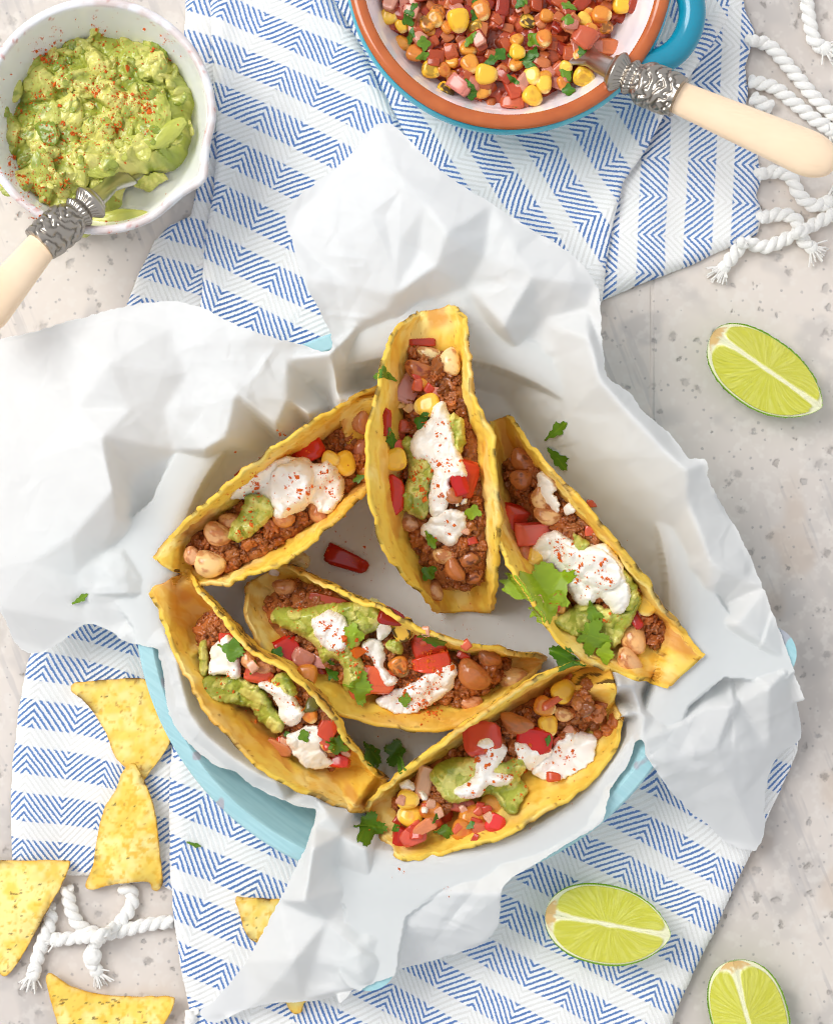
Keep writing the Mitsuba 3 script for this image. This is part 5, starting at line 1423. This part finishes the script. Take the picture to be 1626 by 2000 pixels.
sv, sf, sc_ = salsa_bed()
k = add('salsa_bed', (sv, sf), 'food_glossy', sc_, parent=sal, st=True)
rng = np.random.default_rng(91)
pgn = Polygon(SALSA_RIM).buffer(-13)
hero_k = [(895, 40, 30, 80, 0), (785, 85, 22, 15, 0), (760, 32, 22, 10, 0), (950, 145, 28, 5, 0), (943, 178, 20, 0, 0), (1040, 148, 24, 60, 0), (1040, 188, 26, 40, 0), (918, 125, 24, 60, 0), (842, 136, 24, 20, 0.5), (870, 176, 22, 30, 0.95), (940, 20, 26, 70, 0), (1010, 100, 20, 10, 0), (1012, 103, 18, 0, 0),
          (1100, 162, 18, 80, 0), (1140, 150, 26, 20, 0.3), (1062, 165, 22, 80, 0), (1175, 28, 24, 10, 0), (1216, 8, 26, 0, 0), (930, 55, 20, 60, 0.6), (850, 36, 22, 60, 0.3), (1030, 42, 22, 30, 0.9), (1105, 130, 16, 20, 0), (1062, 75, 22, 80, 0), (785, 50, 18, 70, 0), (1140, 40, 22, 30, 0)]


def scatter(n, fn, lo=(735, -40), hi=(1258, 215)):
    c = 0
    while c < n:
        px, py = rng.uniform(lo[0], hi[0]), rng.uniform(lo[1], hi[1])
        if pgn.contains(Point(px, py)):
            fn(px, py, c)
            c += 1


scatter(190, lambda px, py, c: chunk(sal, px, py, rng.uniform(8, 19), rng.uniform(6, 13), rng.uniform(0, 360), seed=3000 + c, col=[((172, 68, 32), (194, 94, 50)), ((150, 42, 22), (178, 68, 36)), ((184, 96, 50), (204, 122, 70))][c % 3]))
scatter(26, lambda px, py, c: chunk(sal, px, py, rng.uniform(12, 20), rng.uniform(8, 12), rng.uniform(0, 360), name='onion_piece', seed=3200 + c, col=((196, 120, 100), (222, 160, 136))))
scatter(22, lambda px, py, c: kernel(sal, px, py, rng.uniform(13, 18), rng.uniform(0, 360), seed=3300 + c, tone=1, charred=0.6 * (rng.random() < 0.25), dz=-0.0012))
scatter(34, lambda px, py, c: parsley(sal, px, py, rng.uniform(14, 24), rng.uniform(0, 360), 'sprig' if c % 2 else 'fan', 0.0 if c % 3 else 0.2, 3400 + c, stem=False, name='herb_bit', stiff=0.2))
for i, (px, py, s_, a_, ch) in enumerate(hero_k):
    kernel(sal, px, py, s_ * 0.78, a_, seed=3500 + i, charred=ch, dz=-0.0012, tone=i % 3 == 1)
chunk(sal, 1140, 72, 21, 19, 30, seed=3601, col=((196, 90, 58), (214, 124, 90)))
chunk(sal, 895, 165, 22, 14, 40, seed=3602, name='onion_piece', col=((190, 96, 86), (214, 140, 124)))
chunk(sal, 1000, 168, 24, 13, 70, seed=3603, col=((186, 60, 34), (206, 90, 54)))
chunk(sal, 1000, 200, 22, 12, 5, seed=3604, col=((180, 70, 40), (204, 100, 62)))
chunk(sal, 1185, 92, 26, 16, 0, seed=3605, col=((206, 96, 50), (224, 130, 74)))
parsley(sal, 1100, 182, 20, 0, 'fan', 0.0, 3606, stem=False, name='herb_bit')


# ------------------------------------------------------------------ forks with cream handles
def fork(label, tip, neck, fer0, fer1, end, z_tip, z_neck, z_f0, z_f1, z_end, w, seed, tines=True):
    t = thing('fork', label, 'fork', 'forks with cream handles')
    A = [at(*p, z) for p, z in ((tip, z_tip), (neck, z_neck), (fer0, z_f0), (fer1, z_f1), (end, z_end))]
    ax = A[4] - A[3]
    ax /= np.linalg.norm(ax)
    # handle: swelling towards a rounded end
    n = 60
    u = np.linspace(0, 1, n)
    path = A[3][None] * (1 - u[:, None]) + A[4][None] * u[:, None]
    sw = (0.74 + 0.42 * u) * np.sqrt(np.clip(1 - np.clip((u - 0.80) / 0.20, 0, 1) ** 2.2, 0.0, 1)) + 0.002
    hv, hf = loft(path - ax * 0.004 * (1 - u[:, None]), w * sw, w * 0.62 * sw, 36)
    add('handle', (hv, hf), 'glaze', shade(srgb(250, 226, 196), srgb(244, 212, 176), nz(hv, 60, 2, seed)), parent=t, st=True)
    # ferrule: rings, a cup and leaf relief
    L = np.linalg.norm(A[3] - A[2])
    d = (A[3] - A[2]) / L
    m = 140
    s = np.linspace(0, 1, m)
    rr = 0.72 + 0.30 * np.exp(-((s - 0.10) / 0.055) ** 2) - 0.10 * np.exp(-((s - 0.22) / 0.03) ** 2) + 0.16 * np.exp(-((s - 0.30) / 0.04) ** 2) + 0.34 * smooth01((s - 0.33) / 0.2) - 0.10 * smooth01((s - 0.8) / 0.2)
    rr[0] = 0.3
    pts = A[2][None] + d[None] * (s * (L + 0.006))[:, None]

    def relief(i, g):
        q = np.stack([i * 9 + 0 * g, np.cos(g) * 2.2 + 0 * i, np.sin(g) * 2.2 + 0 * i], -1)
        scroll = np.sin(i * 46 + 3.6 * np.sin(g * 3 + 0.6) + 9 * nz(q, 1.3, 2, seed))
        lf = smooth01((i - 0.36) / 0.05)
        ring = (1 - lf) * smooth01((i - 0.12) / 0.03) * np.sin(g * 22) * 0.04
        return 1 + lf * 0.07 * np.sign(scroll + 0.45) * np.abs((scroll + 0.45) / 1.45) ** 0.5 + ring
    fv, ff = loft(pts, w * 0.98 * rr, w * 0.78 * rr, 110, mod=relief)
    rel_ = relief(np.arange(m)[:, None] / (m - 1), np.linspace(0, 2 * np.pi, 110, endpoint=False)[None]).ravel()
    tarn = shade(srgb(78, 72, 64), srgb(182, 174, 164), smooth01((np.append(rel_, [1, 1]) - 0.935) / 0.05))
    add('ferrule', (fv, ff), 'silver', tarn, parent=t, st=True)
    # neck and head
    e = A[2] + d * 0.003
    mid = A[1]
    head0 = A[1] + (A[0] - A[1]) * 0.35
    path = spline([e, mid, head0], 40)
    u = np.linspace(0, 1, 40)
    ww = w * (0.62 - 0.30 * u + 0.55 * smooth01((u - 0.55) / 0.45))
    nv, nf = loft(path, ww, w * (0.30 - 0.12 * u), 20)
    parts = [(nv, nf)]
    sd = np.cross(d, [0, 0, 1])
    sd /= np.linalg.norm(sd)
    for k_ in (-1, 0, 1):
        p = spline([head0 + sd * k_ * w * 0.5 - (A[0] - head0) * 0.1, head0 + (A[0] - head0) * 0.5 + sd * k_ * w * 0.62 - [0, 0, 0.001], A[0] + sd * k_ * w * 0.6], 20)
        parts.append(loft(p, np.linspace(w * 0.22, w * 0.12, 20), w * 0.12, 10))
    v, f, _ = joined(parts)
    add('head', (v, f), 'silver', srgb(196, 192, 186), parent=t, st=True)
    return t


fork('fork with cream handle resting in the bowl of mashed avocado', (286, 300), (218, 360), (188, 386), (96, 462), (-50, 640), 0.010, 0.035, 0.0535, 0.0640, 0.082, 0.0088, 1)
fork('fork with cream handle resting on the rim of the turquoise dish', (1075, 72), (1150, 112), (1192, 134), (1302, 180), (1634, 324), 0.016, 0.036, 0.0520, 0.0610, 0.075, 0.0094, 2)
